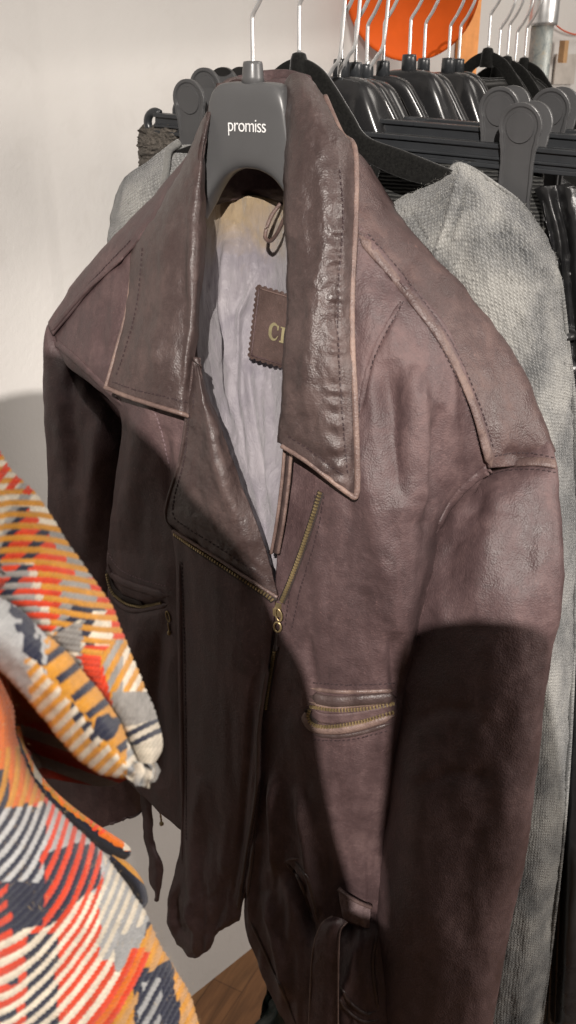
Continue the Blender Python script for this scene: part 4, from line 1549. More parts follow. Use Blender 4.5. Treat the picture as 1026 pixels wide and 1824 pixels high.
def clip_hanger(s, z, x0, x1, clips, label, rot=0.0):
    t = thing('clip_hanger', tuple(P0 + RAIL * s + ZUP * (z + .006)), RZ + rot, label, 'clip hanger', GC)
    t.rotation_euler = (0, .042, RZ + rot)
    hb = .0105
    bar = boxes_local('bar', [(x0, x1, -.0028, .0028, -hb, hb), (x0, x1, -.0065, .0065, hb - .004, hb), (x0, x1, -.0065, .0065, -hb, -hb + .004), (x0, x1, -.006, .006, -.0032, -.0005)], M['bar_plastic'], t)
    P = [(x0 - .001 + .0105 * math.cos(a), 0, .0005 + .0105 * math.sin(a)) for a in np.linspace(R_(60), R_(300), 26)]
    tube('end_loop', np.array(P), .0045, M['bar_plastic'], t, N=np.tile([0, 1.0, 0], (26, 1)), seg=10, world=False)
    boxes_local('post', [(-.011, .011, -.004, .004, hb, .03), (-.006, .006, -.004, .004, .03, .045)], M['bar_plastic'], t)
    hook(t, RAILZ - z, .04)
    for x in clips:
        cl = bpy.data.objects.new('clip', None); COL.objects.link(cl); cl.parent = t; WM[cl.name] = WM[t.name]
        cl.empty_display_size = .01
        paddle(cl, x, -1); paddle(cl, x, 1)
        tube('spring', np.array([(x + a, 0, -.005 + .0) for a in np.linspace(-.012, .012, 8)]), .004, M['steel'], cl, world=False)
    return t


clip_hanger(.125, 1.468, -.2, .27, (-.146, .203), 'nearest black clip hanger, its tall grey clip pinching the leather trousers')
clip_hanger(.157, 1.478, -.185, .25, (-.147, .172), 'black clip hanger just behind, its clip head left of the tallest clip')
clip_hanger(.22, 1.477, -.19, .25, (-.165, .2), 'rearmost black clip hanger, its clip showing right of the tallest clip')

M['fibre'] = simple('wool_fibre', (0.4, 0.39, 0.36), 0.9, spec=.1)
M['fibre_warm'] = simple('warm_wool_fibre', (0.5, 0.36, 0.2), 0.9, spec=.1)


def fuzz(name, key, count, length, mat, parent, where, w=.00016):
    G, N = GRID[key]
    P = G.reshape(-1, 3); Q = N.reshape(-1, 3)
    X, Y = project(P)
    idx = np.nonzero(where(X, Y))[0]
    pick = rng.choice(idx, count)
    V = np.zeros((count, 8, 3))
    t0 = rng.normal(size=(count, 3)); t0 -= Q[pick] * np.sum(t0 * Q[pick], 1, keepdims=True); t0 /= np.linalg.norm(t0, axis=1, keepdims=True)
    b = np.cross(Q[pick], t0)
    p = P[pick] + rng.normal(size=(count, 3)) * .0015
    L = length * rng.uniform(.4, 1.3, (count, 1))
    up = rng.uniform(.15, .9, (count, 1))
    for k in range(4):
        q = k / 3
        c = p + t0 * L * q * (1 - .3 * up) + Q[pick] * L * up * (q - .55 * q * q) + b * L * .35 * q * q * rng.choice([-1, 1], (count, 1))
        ww = w * (1 - .6 * q)
        V[:, 2 * k] = c - b * ww; V[:, 2 * k + 1] = c + b * ww
    fs = [(8 * i + 2 * k, 8 * i + 2 * k + 1, 8 * i + 2 * k + 3, 8 * i + 2 * k + 2) for i in range(count) for k in range(3)]
    o = mesh_obj(name, V.reshape(-1, 3), fs, mat, parent)
    o['kind'] = 'stuff'
    return o


# ================================================================== GARMENTS BEHIND
sw = thing('sweater', tuple(P0 + RAIL * sv + ZUP * .5), RZ, 'marled pale grey knitted sweater on the velvet hanger behind the leather jacket', 'sweater')
KG = M['knit_grey']


def d_sw(PX, PY, G):
    d = wrinkle(0.004, 70, 160, 203)(PX, PY, G) + wrinkle(0.0012, 14, 14, 204)(PX, PY, G)
    d += ridge(PX, PY, [(822, 300), (806, 370), (782, 440), (770, 480)], 5, 0.004)
    d += ridge(PX, PY, [(834, 306), (818, 375), (796, 445)], 4, -0.003)
    d += ridge(PX, PY, [(728, 375), (745, 400), (758, 430)], 4, -0.004)
    return d


srows = [
    [(684, 378, .012), (730, 346, .008), (778, 332, .002), (800, 306, -.004), (812, 292, -.01), (836, 298, -.014), (880, 326, -.018), (935, 368, -.022), (985, 438, -.026)],
    [(684, 400, .03), (728, 380, .03), (775, 366, .026), (798, 352, .022), (818, 345, .02), (846, 352, .016), (890, 385, .012), (945, 430, .004), (996, 490, -.012)],
    [(680, 500, .05), (726, 490, .05), (770, 480, .048), (800, 470, .045), (826, 468, .042), (858, 480, .04), (905, 510, .034), (955, 550, .022), (1008, 590, -.01)],
    [(690, 800, .055), (735, 800, .058), (780, 800, .06), (820, 800, .06), (860, 800, .058), (900, 800, .055), (945, 800, .046), (985, 800, .03), (1026, 800, -.01)],
    [(690, 1200, .05), (735, 1200, .055), (780, 1200, .058), (820, 1200, .06), (860, 1200, .06), (900, 1200, .056), (945, 1200, .046), (985, 1200, .03), (1020, 1200, -.01)],
    [(690, 1520, .05), (730, 1520, .055), (770, 1520, .058), (810, 1520, .06), (850, 1520, .06), (890, 1520, .055), (930, 1520, .046), (965, 1520, .03), (1000, 1520, -.01)],
    [(690, 1830, .05), (722, 1830, .055), (760, 1830, .058), (795, 1830, .06), (830, 1830, .06), (865, 1830, .055), (900, 1830, .046), (934, 1830, .03), (962, 1830, -.01)],
    [(690, 1960, .05), (720, 1960, .055), (752, 1960, .058), (785, 1960, .06), (820, 1960, .06), (850, 1960, .055), (885, 1960, .046), (915, 1960, .03), (942, 1960, -.01)]]
patch('front_panel', JG(srows, sv), 150, 330, KG, sw, d_sw, .004, key='sw')
fuzz('fuzz', 'sw', 7000, .0034, M['fibre'], sw, lambda X, Y: (X > 640) & (Y < 1500), .00008)
bk = [[(x, y, min(-.02, -h * .6 - .02)) if j < 8 else (x, y, h) for j, (x, y, h) in enumerate(r)] for r in srows]
patch('back_panel', JG(bk, sv), 60, 90, KG, sw, None, .003)
slr = [[(206, 348, -.03), (226, 314, -.014), (262, 288, -.008), (302, 263, -.006), (350, 258, -.006)],
       [(197, 395, -.02), (224, 366, .012), (268, 336, .024), (318, 320, .028), (350, 320, .028)],
       [(192, 470, -.02), (226, 450, .026), (276, 440, .04), (318, 430, .04), (350, 430, .04)],
       [(196, 640, -.03), (228, 640, .02), (276, 640, .03), (318, 640, .03), (350, 640, .03)]]
patch('sleeve', JG(slr, sv), 60, 90, KG, sw, wrinkle(0.003, 40, 50, 213), .004)
slb = [[(x, y, -.03 if j else h) for j, (x, y, h) in enumerate(r)] for r in slr]
patch('sleeve', JG(slb, sv), 30, 40, KG, sw, None, .003)
tube('neckband', cr(np.array([J(x, y, h, sv) for x, y, h in [(318, 254, .0), (300, 270, .014), (296, 300, .026), (290, 340, .03)]]), 30), .004, KG, sw)

# crinkled dark waistband on the left end of the clip bar
ck = [[(246, 232, .012), (264, 227, .024), (290, 230, .026), (312, 233, .024), (335, 240, .006)],
      [(243, 258, .014), (262, 255, .03), (290, 258, .032), (312, 262, .03), (335, 262, .006)],
      [(246, 284, .014), (266, 286, .03), (290, 288, .032), (312, 288, .03), (335, 286, .006)],
      [(252, 420, .008), (268, 420, .014), (290, 420, .014), (312, 420, .014), (330, 420, .006)]]
o = patch('crinkled_skirt', JG(ck, .145), 80, 110, M['crinkle'], None,
          lambda X, Y, G: .004 * (np.abs(fbm(np.stack([X / 13, Y / 8, X * 0], -1), 7, 3)) - .4), .012)
tag(o, 'crinkled dark brown skirt peeping out under the left end of the clip bar', 'skirt')

# black ribbed skirt below the bars
rb = [[(560, 262, .006), (640, 266, .008), (760, 276, .008), (880, 286, .008), (965, 296, .004)],
      [(560, 330, .008), (640, 336, .014), (760, 346, .016), (880, 356, .014), (968, 366, .004)],
      [(560, 700, .008), (640, 700, .02), (760, 700, .022), (880, 700, .02), (968, 700, .004)],
      [(560, 1100, .008), (640, 1100, .02), (760, 1100, .022), (870, 1100, .02), (950, 1100, .004)]]
o = patch('ribbed_skirt', JG(rb, .132), 80, 120, M['ribbed'], None, wrinkle(0.002, 60, 20, 223), .008)
tag(o, 'black ribbed knit skirt clipped under the bars behind the sweater neckline', 'skirt')

# black leather trousers at the right
tr = [[(952, 336, .004), (972, 332, .012), (992, 330, .006), (1012, 334, .014), (1050, 340, .01), (1090, 350, .0)],
      [(966, 372, .004), (982, 370, .018), (998, 372, .006), (1018, 372, .018), (1054, 376, .014), (1095, 380, .0)],
      [(985, 470, .004), (1000, 470, .02), (1012, 470, .01), (1028, 470, .022), (1060, 470, .018), (1100, 470, .0)],
      [(1000, 800, .004), (1012, 800, .02), (1024, 800, .012), (1038, 800, .022), (1065, 800, .018), (1100, 800, .0)],
      [(985, 1300, .004), (997, 1300, .02), (1010, 1300, .012), (1024, 1300, .022), (1050, 1300, .018), (1085, 1300, .0)],
      [(962, 1830, .004), (974, 1830, .02), (988, 1830, .012), (1002, 1830, .022), (1026, 1830, .018), (1060, 1830, .0)]]
o = patch('leather_trousers', JG(tr, .116), 70, 200, M['black_leather'], None, wrinkle(0.0018, 26, 60, 233), .01)
tag(o, 'glossy black leather trousers hanging from the tall clip at the right edge', 'trousers')


# dark tops on the far hangers
def dark_top(s, label, wid=.2, dz=-.02, mat=None):
    t = []
    for q, (lx, z, h) in enumerate([]): pass
    xs = np.array([-1, -.75, -.45, -.2, 0, .2, .45, .75, 1]) * wid
    top = np.interp(np.abs(xs), [0, .04, .09, .2], [-.03, -.035, -.085, -.15])
    rows = []
    base = P0 + RAIL * s
    for z, hh in ((0, .0), (-.03, .03), (-.12, .045), (-.4, .05), (-.7, .05)):
        r = []
        for x, tz in zip(xs, top):
            edge = 1 - (abs(x) / wid) ** 3
            r.append(base + LAT * x + ZUP * (zb + dz + (tz + z if z > -.1 else z - .12)) - RAIL * hh * edge)
        rows.append(r)
    back_ = [[p + RAIL * 2 * ((base - p) @ RAIL) for p in r] for r in rows]
    e = thing('dark_top', tuple(base + ZUP * .6), RZ, label, 'top', 'black tops hanging at the far end of the rail')
    patch('front_panel', rows, 60, 90, M['velvet'], e, None, .003)
    patch('back_panel', back_, 40, 60, M['velvet'], e, None, .003)


dark_top(.33, 'black top filling the space under the broadest glossy hanger')
dark_top(.482, 'black top under the slim hanger before the orange board')
dark_top(.60, 'black top rising behind the clip heads, under the tallest velvet hanger', dz=.02)
dark_top(.70, 'black top at the far right end beside the pipe', dz=.02)

# ================================================================== THINGS ON AND BY THE WALL
def Wl(px, py, off=0.0):
    d = ray(px, py); n = WN
    t = (n @ wp + off) / (n @ d)
    return CAM + t * d


# orange disc hanging in the aisle
dc = K(735, -22, 1.72)
dd_ = dc - CAM; dist_ = np.linalg.norm(dd_); rd = 120 * (dd_ @ FWD) / F
ot = thing('orange_disc', tuple(dc), 0, 'round bright orange plastic disc hanging above the hangers', 'disc')
ax = -dd_ / dist_; ax = ax + np.array([-.12, 0, -.05]); ax /= np.linalg.norm(ax)
e1 = np.cross(ZUP, ax); e1 /= np.linalg.norm(e1); e2 = np.cross(ax, e1)
prof = [(0, -.004), (.35, -.002), (.42, .0006), (.46, .001), (.7, .004), (.93, .008), (.965, .0095), (.99, .008), (1.0, .005), (.995, .001), (.9, .0), (.5, -.006), (0, -.009)]
V = []
for r, h in prof:
    for k in range(72):
        a = 2 * math.pi * k / 72
        V.append(dc + (e1 * math.cos(a) + e2 * math.sin(a)) * r * rd + ax * h)
mesh_obj('plate', V, grid_faces(len(prof), 72, True), M['orange'], ot)
tube('cord', [dc + ZUP * rd * .98 + ZUP * q for q in np.linspace(0, 1.2, 6)], .0012, M['cord'], ot)

# orange board on the wall
b0 = Wl(808, 116, .0); b1 = Wl(838, 116, .0)
V = []
for off in (.002, .014):
    for p, z in ((b0, 1.40), (b1, 1.40), (b1, 1.85), (b0, 1.85)):
        V.append((p[0] + WN[0] * off, p[1] + WN[1] * off, z))
o = mesh_obj('orange_board', V, [(0, 3, 2, 1), (4, 5, 6, 7), (0, 1, 5, 4), (1, 2, 6, 5), (2, 3, 7, 6), (3, 0, 4, 7)], M['orange_board'], None, smooth=False)
tag(o, 'narrow upright orange board on the wall behind the far hooks', 'board')

# cord with a peg and a picture at the upper right
P = cr(np.array([Wl(985, 40, .012), Wl(1005, 55, .014), Wl(1030, 62, .014), Wl(1060, 58, .012)]), 30)
o = tube('cord', P, .0016, M['red_cord'], None); tag(o, 'thin red cord strung along the wall by the pipe', 'cord')


def wall_box(name, px0, px1, py0, py1, off, th_, mat):
    a = Wl(px0, py1, off); b = Wl(px1, py1, off); zt0 = Wl(px0, py0, off)[2]; zt1 = Wl(px1, py0, off)[2]
    V = []
    for q in (0, th_):
        for p, z in ((a, a[2]), (b, b[2]), (b, zt1), (a, zt0)):
            V.append((p[0] + WN[0] * q, p[1] + WN[1] * q, z))
    return mesh_obj(name, V, [(0, 3, 2, 1), (4, 5, 6, 7), (0, 1, 5, 4), (1, 2, 6, 5), (2, 3, 7, 6), (3, 0, 4, 7)], mat, None, smooth=False)


tag(wall_box('clothes_peg', 993, 1000, 72, 112, .022, .012, M['wood_peg']), 'small wooden clothes peg on the red cord', 'peg')
tag(wall_box('picture', 984, 1020, 96, 150, .004, .003, M['paper']), 'pale picture pinned to the wall below the peg', 'picture')

# dark green bag low on the floor
bg = [[K(440, 1850, 1.0), K(470, 1800, 1.02), K(505, 1752, 1.05), K(512, 1760, 1.1)],
      [K(446, 1900, .97), K(480, 1850, .98), K(512, 1800, 1.02), K(525, 1790, 1.08)],
      [K(470, 1980, .95), K(500, 1950, .95), K(540, 1900, 1.0), K(560, 1880, 1.06)]]
o = patch('bag', bg, 40, 40, M['dark_green'], None, wrinkle(0.006, 30, 30, 243), .03)
tag(o, 'dark green leather bag standing low beneath the jacket hem', 'bag')

# ================================================================== THE KNITTED COAT (near left)
MU = np.array([.56, .25, .03]); RE = np.array([.62, .05, .015]); NA = np.array([.02, .022, .042]); GY = np.array([.3, .28, .26]); CRM = np.array([.70, .62, .50]); ORG = np.array([.62, .14, .015]); BG = np.array([.42, .42, .42])
SC_ = K(0, 1400, .45)
coat = thing('knitted_coat', (float(SC_[0]) - .1, float(SC_[1]), .4), RZ,
             'chunky knitted coat in red, mustard, navy and cream stripes at the near left edge', 'coat')


def cellnoise(a, b, seed):
    return _hash(np.floor(a).astype(np.int64), np.floor(b).astype(np.int64), np.zeros(a.shape, dtype=np.int64), seed)


# --- sleeve upper surface
def sl_phase(X, Y):
    # ribs run almost level, then swing upwards near the fold at the lower right
    sw_ = np.clip((X - 150) / 60, 0, 1) * np.clip((Y - 1110) / 60, 0, 1) * np.clip((1290 - Y) / 30, 0, 1)
    a = (Y - 0.05 * X + 5 * np.sin(X / 40)) / 10.4
    b = (X * .85 + Y * .45) / 10.0
    return np.where(sw_ > .5, b, a), sw_ > .5


def sl_disp(X, Y, G):
    ph, _ = sl_phase(X, Y)
    w = wrinkle(0.0012, 90, 120, 303)(X, Y, G) * np.clip((1345 - Y) / 60, .1, 1)
    low = np.clip((1290 - Y) / 30, .25, 1)
    tw = np.sin((X + (ph % 1) * 9) / 7.5 * 2 * math.pi)
    return w + low * np.clip((1345 - Y) / 40, 0, 1) * (.0007 * np.abs(np.sin(math.pi * ph)) ** .7 + .0002 * tw)


def sl_col(X, Y, G):
    ph, dg = sl_phase(X, Y)
    k = np.floor(ph).astype(int)
    jag = 3 * cellnoise(ph, X * 0, 3) + 2 * vnoise(np.stack([X / 5, Y / 5, X * 0], -1), 9) + (ph % 1) * 6
    Xj = X + jag
    odd = (k % 2 == 1)
    C = np.broadcast_to(MU, X.shape + (3,)).copy()

    def setc(m, c): C[m] = c
    U = Xj + .55 * (Y - 917)
    setc(odd, RE)
    setc(odd & (U < 33), GY)
    setc(odd & (U < 16), CRM * .8)
    setc(odd & (U > 33) & (U < 49), NA)
    setc(odd & (U > 83) & (U < 105), NA)
    setc(odd & (U > 124) & (U < 141) & (Y < 972), NA)
    S = np.interp(Y, [792, 838, 882, 968, 1068, 1178], [-20, 18, 62, 120, 188, 238]) - Xj
    setc(odd & (S < 24), GY); setc(odd & (S < 24) & (Y < 945), CRM * .9)
    setc((Y < 905) & odd, CRM * .9); setc((Y < 900) & odd & (Xj > 36) & (Xj < 56), GY)
    m = (Y < 872 + .2 * X)
    setc(m & (np.sin((X * 1.2 + Y) / 7) > .1), RE * .95)
    # left lower: red with grey
    m = (Y > 1004) & (Xj < 64 + (Y - 1010) * .3)
    setc(m & ~odd, GY); setc(m & ~odd & (Xj > 50 + (Y - 1010) * .3), CRM * .85)
    setc(m & odd & (U < 50), NA)
    # diamond of grey, navy and cream in mustard
    m = (Xj > 112 - (Y - 1030) * .12) & (Y > 1030) & (Y < 1150) & ~dg
    setc(m & odd, GY)
    setc(m & odd & (Xj > 128 - (Y - 1080) * .45) & (Y > 1075), NA)
    setc(m & odd & (Xj > 165) & (Y > 1090), CRM)
    setc(m & odd & (Xj > 190 + (Y - 1100) * .5), RE)
    # grey triangle by the turned rim
    m = (Y > 1110 + (130 - X) * .6) & (Xj < 150) & (Y > 1105)
    setc(m, GY * .8); setc(m & odd & (cellnoise(Xj / 18, k, 15) > .3), CRM * .8)
    # turned ribs: grey and mustard
    setc(dg & odd, GY); setc(dg & ~odd, MU); setc(dg & odd & (X > 218), CRM)
    # red wedge
    m = (Y > 1170 + (X - 160) * .1) & (Xj > 146 + (Y - 1180) * .28) & (Xj < 182 + (Y - 1180) * .3) & (Y < 1300)
    setc(m, RE * .95)
    # grey end, navy lines, cream lip
    m = (Y > 1232) & (Xj > 206 - (Y - 1232) * .1)
    setc(m, GY * .85)
    m = (Y > 1296 + (X - 220) * -.25) & (X > 190)
    sgn = np.sin((Y + .5 * (X - 230)) / 10.5 * math.pi)
    setc(m & (sgn > 0), NA); setc(m & (sgn <= 0), CRM * .8)
    setc((Y > 1330 - (X - 230) * .25), CRM * .75)
    st = np.sin((X + (ph % 1) * 9) / 7.5 * 2 * math.pi)
    return C * (1 + .13 * st + .1 * cellnoise(ph, X / 30, 77))[..., None]


sil = [(-520, 760, .44), (-430, 700, .43), (-330, 676, .42), (-220, 682, .408), (-110, 726, .397), (-20, 792), (18, 838), (62, 882), (120, 968), (188, 1068), (238, 1178), (276, 1268), (290, 1322), (282, 1350), (262, 1372)]
rim = [(-640, 1900), (-540, 1900), (-430, 1850), (-310, 1700), (-160, 1320), (-45, 1030), (-10, 1060), (28, 1085), (70, 1122), (122, 1172), (170, 1228), (212, 1290), (238, 1345), (244, 1372), (240, 1384)]
rows = []
for i, ((sx, sy, *dq), (rx, ry)) in enumerate(zip(sil, rim)):
    D1, D0 = (dq[0] if dq else .385 - .005 * (i - 5)), .318 + .0015 * i
    r = []
    for t, bu in ((0, 0), (.12, -.006), (.38, -.01), (.68, -.011), (.9, -.006), (1.0, .0)):
        r.append(K(rx + (sx - rx) * t, ry + (sy - ry) * t, D0 + (D1 - D0) * t + bu))
    # wrap over the far side
    r.append(K(sx - 6, sy + 4, D1 + .02))
    rows.append(r)
patch('sleeve', rows, 200, 560, M['yarn'], coat, sl_disp, .006, col=sl_col, key='coat_sl')


# --- turned-back rim of the cuff
def rim_phase(X, Y): return (X * .72 + Y * .72) / 11.5


def rim_disp(X, Y, G):
    return .0004 * np.abs(np.sin(math.pi * rim_phase(X, Y))) + wrinkle(0.0008, 40, 40, 313)(X, Y, G)


A_ = np.array([(-60, 1000), (-20, 1052), (20, 1078), (70, 1120), (122, 1170), (170, 1226), (212, 1288), (236, 1340), (252, 1366), (264, 1374)], float)
B_ = np.array([(-60, 1085), (-20, 1118), (20, 1146), (66, 1186), (112, 1236), (156, 1288), (196, 1332), (224, 1364), (248, 1378), (266, 1382)], float)
C_ = np.array([(-60, 1150), (-20, 1182), (16, 1212), (58, 1256), (100, 1304), (140, 1350), (176, 1376), (208, 1386), (240, 1389), (262, 1388)], float)


def rim_col(X, Y, G):
    ph = rim_phase(X, Y); k = np.floor(ph).astype(int)
    nz = vnoise(np.stack([X / 9, Y / 9, X * 0], -1), 19)
    t = np.interp(X, B_[:, 0], B_[:, 1]) - Y        # above the ridge: positive
    t = t + 5 * nz
    C = np.broadcast_to(CRM, X.shape + (3,)).copy()
    C[(k % 2 == 0) & (X > 44)] = MU * 1.25
    C[(X < 50 + 12 * nz)] = BG
    up = t > 4
    C[up] = BG * .9
    C[up & (np.sin((X * .95 - Y * .25 + 10 * nz) / 10) > .2)] = NA
    m = (t > 2) & (X > 82 + 8 * nz)
    C[m] = MU
    C[m & (np.sin((X * .6 + Y * .8) / 6.5) > .45) & (t > 12)] = NA
    C[(X > 128 + 6 * nz) & (X < 178) & (t <= 6) & (t > -22) & (k % 2 == 0)] = NA
    C[(np.hypot(X - 188, Y - 1296) < 22 + 4 * nz)] = NA
    C[(X > 226)] = CRM * .85
    C[(X > 226) & (k % 2 == 0)] = BG * .7
    return C


rows = []
for i, (a, b, c) in enumerate(zip(A_, B_, C_)):
    D = .322 + .0015 * i
    rows.append([K(*(a + (-4, -3)), D + .008), K(*a, D - .003), K(*((a + b) / 2), D - .013), K(*b, D - .017), K(*((b + c) / 2), D - .0165), K(*c, D - .012), K(*(c + (2, -2)), D + .004)])
patch('cuff', rows, 90, 240, M['yarn'], coat, rim_disp, .005, col=rim_col)


# --- inside of the cuff
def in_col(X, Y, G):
    C = np.broadcast_to(RE * .55, X.shape + (3,)).copy()  # yarn colours darkened, the cuff's inner shade is put into them
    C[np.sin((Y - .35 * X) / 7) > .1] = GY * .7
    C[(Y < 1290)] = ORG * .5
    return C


ins = [[K(-30, 1150, .345), K(30, 1190, .365), K(110, 1270, .372), K(180, 1350, .368), K(240, 1376, .345)],
       [K(-10, 1240, .35), K(40, 1290, .38), K(110, 1330, .385), K(180, 1372, .38), K(262, 1374, .36)],
       [K(30, 1310, .36), K(66, 1345, .385), K(120, 1378, .39), K(190, 1390, .385), K(272, 1372, .365)],
       [K(50, 1330, .365), K(88, 1380, .385), K(140, 1398, .39), K(205, 1396, .385), K(268, 1378, .366)]]
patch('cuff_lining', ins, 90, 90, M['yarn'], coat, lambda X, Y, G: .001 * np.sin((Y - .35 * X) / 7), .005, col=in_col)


# --- front of the coat
def bd_r(X, Y): return np.sqrt(2.32 * (X + 90.0) ** 2 + (Y - 1330.0) ** 2)


def bd_phase(X, Y): return (bd_r(X, Y) + 5 * np.sin(X / 35 + Y / 50)) / 12.6


def bd_disp(X, Y, G):
    ph = bd_phase(X, Y)
    al = np.arctan2(Y - 1330, (X + 90) * 1.2) * bd_r(X, Y)
    return .0006 * np.abs(np.sin(math.pi * ph)) ** .7 + (.0002) * np.sin((al + (ph % 1) * 14) / 11 * 2 * math.pi) + wrinkle(0.0015, 120, 160, 323)(X, Y, G)


def bd_col(X, Y, G):
    ph = bd_phase(X, Y); k = np.floor(ph).astype(int); odd = k % 2 == 1
    jag = 5 * cellnoise(ph, X * 0, 23) + 2 * vnoise(np.stack([X / 7, Y / 7, X * 0], -1), 29)
    Xj = X + jag; Yj = Y + jag
    C = np.broadcast_to(CRM * 1.05, X.shape + (3,)).copy()

    def setc(m, c): C[m] = c
    setc(odd, RE)
    # lower left: navy breaks in the red lines
    setc(odd & (Xj < 100) & (Xj > 42) & (Yj > 1660), NA)
    setc(odd & (Xj < 28) & (Yj > 1700) & (cellnoise(ph, Yj / 70, 33) > .2), NA)
    # grey-white with navy, upper left
    m = (Yj > 1430 + .1 * X) & (Yj < 1590) & (Xj < 80)
    setc(m & ~odd, BG * 1.15); setc(m & odd, NA)
    # red and grey, upper middle
    m = (Xj >= 80) & (Yj > 1400) & (Yj < 1560 + .3 * (X - 80))
    setc(m & ~odd, BG); setc(m & odd, RE)
    # navy knot
    m = (Yj > 1575 - .1 * X) & (Yj < 1668 - .35 * X) & (Xj < 105)
    setc(m, NA); setc(m & odd & (Xj < 14), RE)
    m = (Xj > 70) & (Yj > 1520 - .2 * (X - 70)) & (Yj < 1650 - .75 * (X - 70)) & (Xj < 172)
    setc(m & ~odd, NA); setc(m & odd, RE)
    # mustard and orange near the neck of the opening
    m = (Yj < 1445 - .25 * X)
    setc(m & ~odd, MU); setc(m & odd, ORG)
    setc(m & (Xj < 14) & (Yj > 1370) & odd, NA)
    setc((Yj < 1335), ORG)
    # right side: grey on cream
    m = (Xj > 178 - (Y - 1560) * .02) & (Yj < 1705)
    setc(m & ~odd, CRM * .85); setc(m & odd, BG * .75)
    m = (Yj > 1655 - (X - 240) * .5) & (Xj > 205) & (Yj < 1730)
    setc(m, BG * .7)
    setc(m & (Xj > 262), NA)
    # bottom right: mustard with grey, navy block
    m = (Xj > 176 + (1824 - Y) * .55)
    setc(m & ~odd, MU); setc(m & odd, MU * .75 + BG * .2)
    setc(m & (Xj > 242) & (Xj < 316 - (1800 - Y) * .1) & (Yj > 1730 - (X - 260) * .4), NA)
    setc(m & (Xj > 250) & (Xj < 290) & (Yj > 1745) & odd, BG * .8)
    m2 = (Xj > 170 + (1824 - Y) * .5) & (Xj < 205 + (1824 - Y) * .5) & (Yj > 1690)
    setc(m2 & odd, RE); setc(m2 & ~odd, ORG)
    al = np.arctan2(Y - 1330, (X + 90) * 1.2) * bd_r(X, Y)
    return C * (1 + .1 * np.sin((al + (ph % 1) * 14) / 11 * 2 * math.pi) + .08 * cellnoise(ph, X / 30, 78))[..., None]


edge = [(6, 1190), (18, 1265), (27, 1325), (60, 1404), (126, 1474), (184, 1526), (218, 1566), (258, 1622), (284, 1680), (312, 1734), (334, 1780), (356, 1850), (372, 1920)]
rows = []
for i, (ex, ey) in enumerate(edge):
    k_ = i / (len(edge) - 1)
    De = .335 - .02 * k_
    lx = -90
    r = [K(lx, ey + 60 * k_, De - .075), K(lx + (ex - lx) * .3, ey + 40 * k_, De - .05), K(lx + (ex - lx) * .62, ey + 16 * k_, De - .03), K(lx + (ex - lx) * .88, ey + 4 * k_, De - .013), K(ex, ey, De), K(ex - 3, ey + 6, De + .013)]
    rows.append(r)
patch('front_panel', rows, 230, 460, M['yarn'], coat, bd_disp, .007, col=bd_col, key='coat_bd')
fuzz('fuzz', 'coat_bd', 700, .003, M['fibre_warm'], coat, lambda X, Y: (X > -5) & (Y > 1200), .00008)


# --- rolled navy edging and orange end beyond the front
def tab_col(X, Y, G):
    C = np.broadcast_to(NA * .6, X.shape + (3,)).copy()
    e = np.interp(X, [30, 62, 110, 165, 222], [1302, 1382, 1432, 1471, 1504])
    n = 3 * vnoise(np.stack([X / 5, Y / 5, X * 0], -1), 39)
    m = (Y + n < e + 3)
    C[m] = MU * .7
    C[m & (np.sin(X / 4 + n) > .3)] = ORG
    C[m & (X > 60) & (X < 75)] = CRM * .5
    m = (Y + n < e + 12) & (X > 176)
    C[m] = ORG
    C[(X > 160) & (X < 188) & (Y < e + 8) & (np.sin((X + Y) / 3) > 0)] = RE
    C[(X + n > 222) & (Y < 1515)] = CRM * .8
    return C


tc = np.array([(24, 1296), (36, 1340), (66, 1396), (114, 1444), (166, 1484), (206, 1510), (226, 1520), (232, 1522)], float)
tw_ = [12, 13, 15, 16, 17, 17, 12, 4]
rows = []
T_ = np.gradient(tc, axis=0); T_ /= np.linalg.norm(T_, axis=1, keepdims=True)
for p, t, w in zip(tc, T_, tw_):
    nn = np.array([t[1], -t[0]])
    rows.append([K(*(p + nn * w * q), .360 + .004 * q * q) for q in (-1, -.6, 0, .6, 1)])
patch('edging', rows, 50, 160, M['yarn'], coat, None, .0012, col=tab_col)

tc = np.array([(196, 1528), (222, 1548), (243, 1575), (253, 1604), (252, 1618)], float)
rows = []
T_ = np.gradient(tc, axis=0); T_ /= np.linalg.norm(T_, axis=1, keepdims=True)
for p, t, w in zip(tc, T_, [10, 13, 13, 11, 5]):
    nn = np.array([t[1], -t[0]])
    rows.append([K(*(p + nn * w * q), .360 + .004 * q * q) for q in (-1, -.6, 0, .6, 1)])
patch('edging', rows, 40, 80, M['yarn'], coat, None, .0012, col=lambda X, Y, G: np.where(((Y - X * .9) < 1344)[..., None], MU * .8, NA * .7))

#@@CASTERS@@
# ================================================================== BEHIND THE VIEWPOINT: two unseen garment shapes added to cast the jacket's shadows
YB = -.5
def hung(name, label, cat, sect, hx, depth):
    t = thing(name, (hx, YB, 1.2), 0, label, cat)
    G = []
    for z, xl, xr, k in sect:
        r = []
        for a in np.linspace(0, 2 * math.pi, 64, endpoint=False):
            ca, sa = math.cos(a), math.sin(a)
            ca = np.sign(ca) * abs(ca) ** .9; sa = np.sign(sa) * abs(sa) ** .9
            r.append(((xl + xr) / 2 + (xr - xl) / 2 * ca, YB + depth * k * sa, z))
        G.append(r)
    sheet('body', cr(np.array(G), 120), M['velvet'], t, None, .003, wrap=True)
    z0 = sect[0][0]
    tube('wire', cr(np.array([(hx, YB, z0 - .01), (hx, YB, z0 + .03), (hx, YB, 2.3), (hx, YB, 2.6), (hx, YB, 2.9)]), 24), .0002, M['steel'], t)
    return t


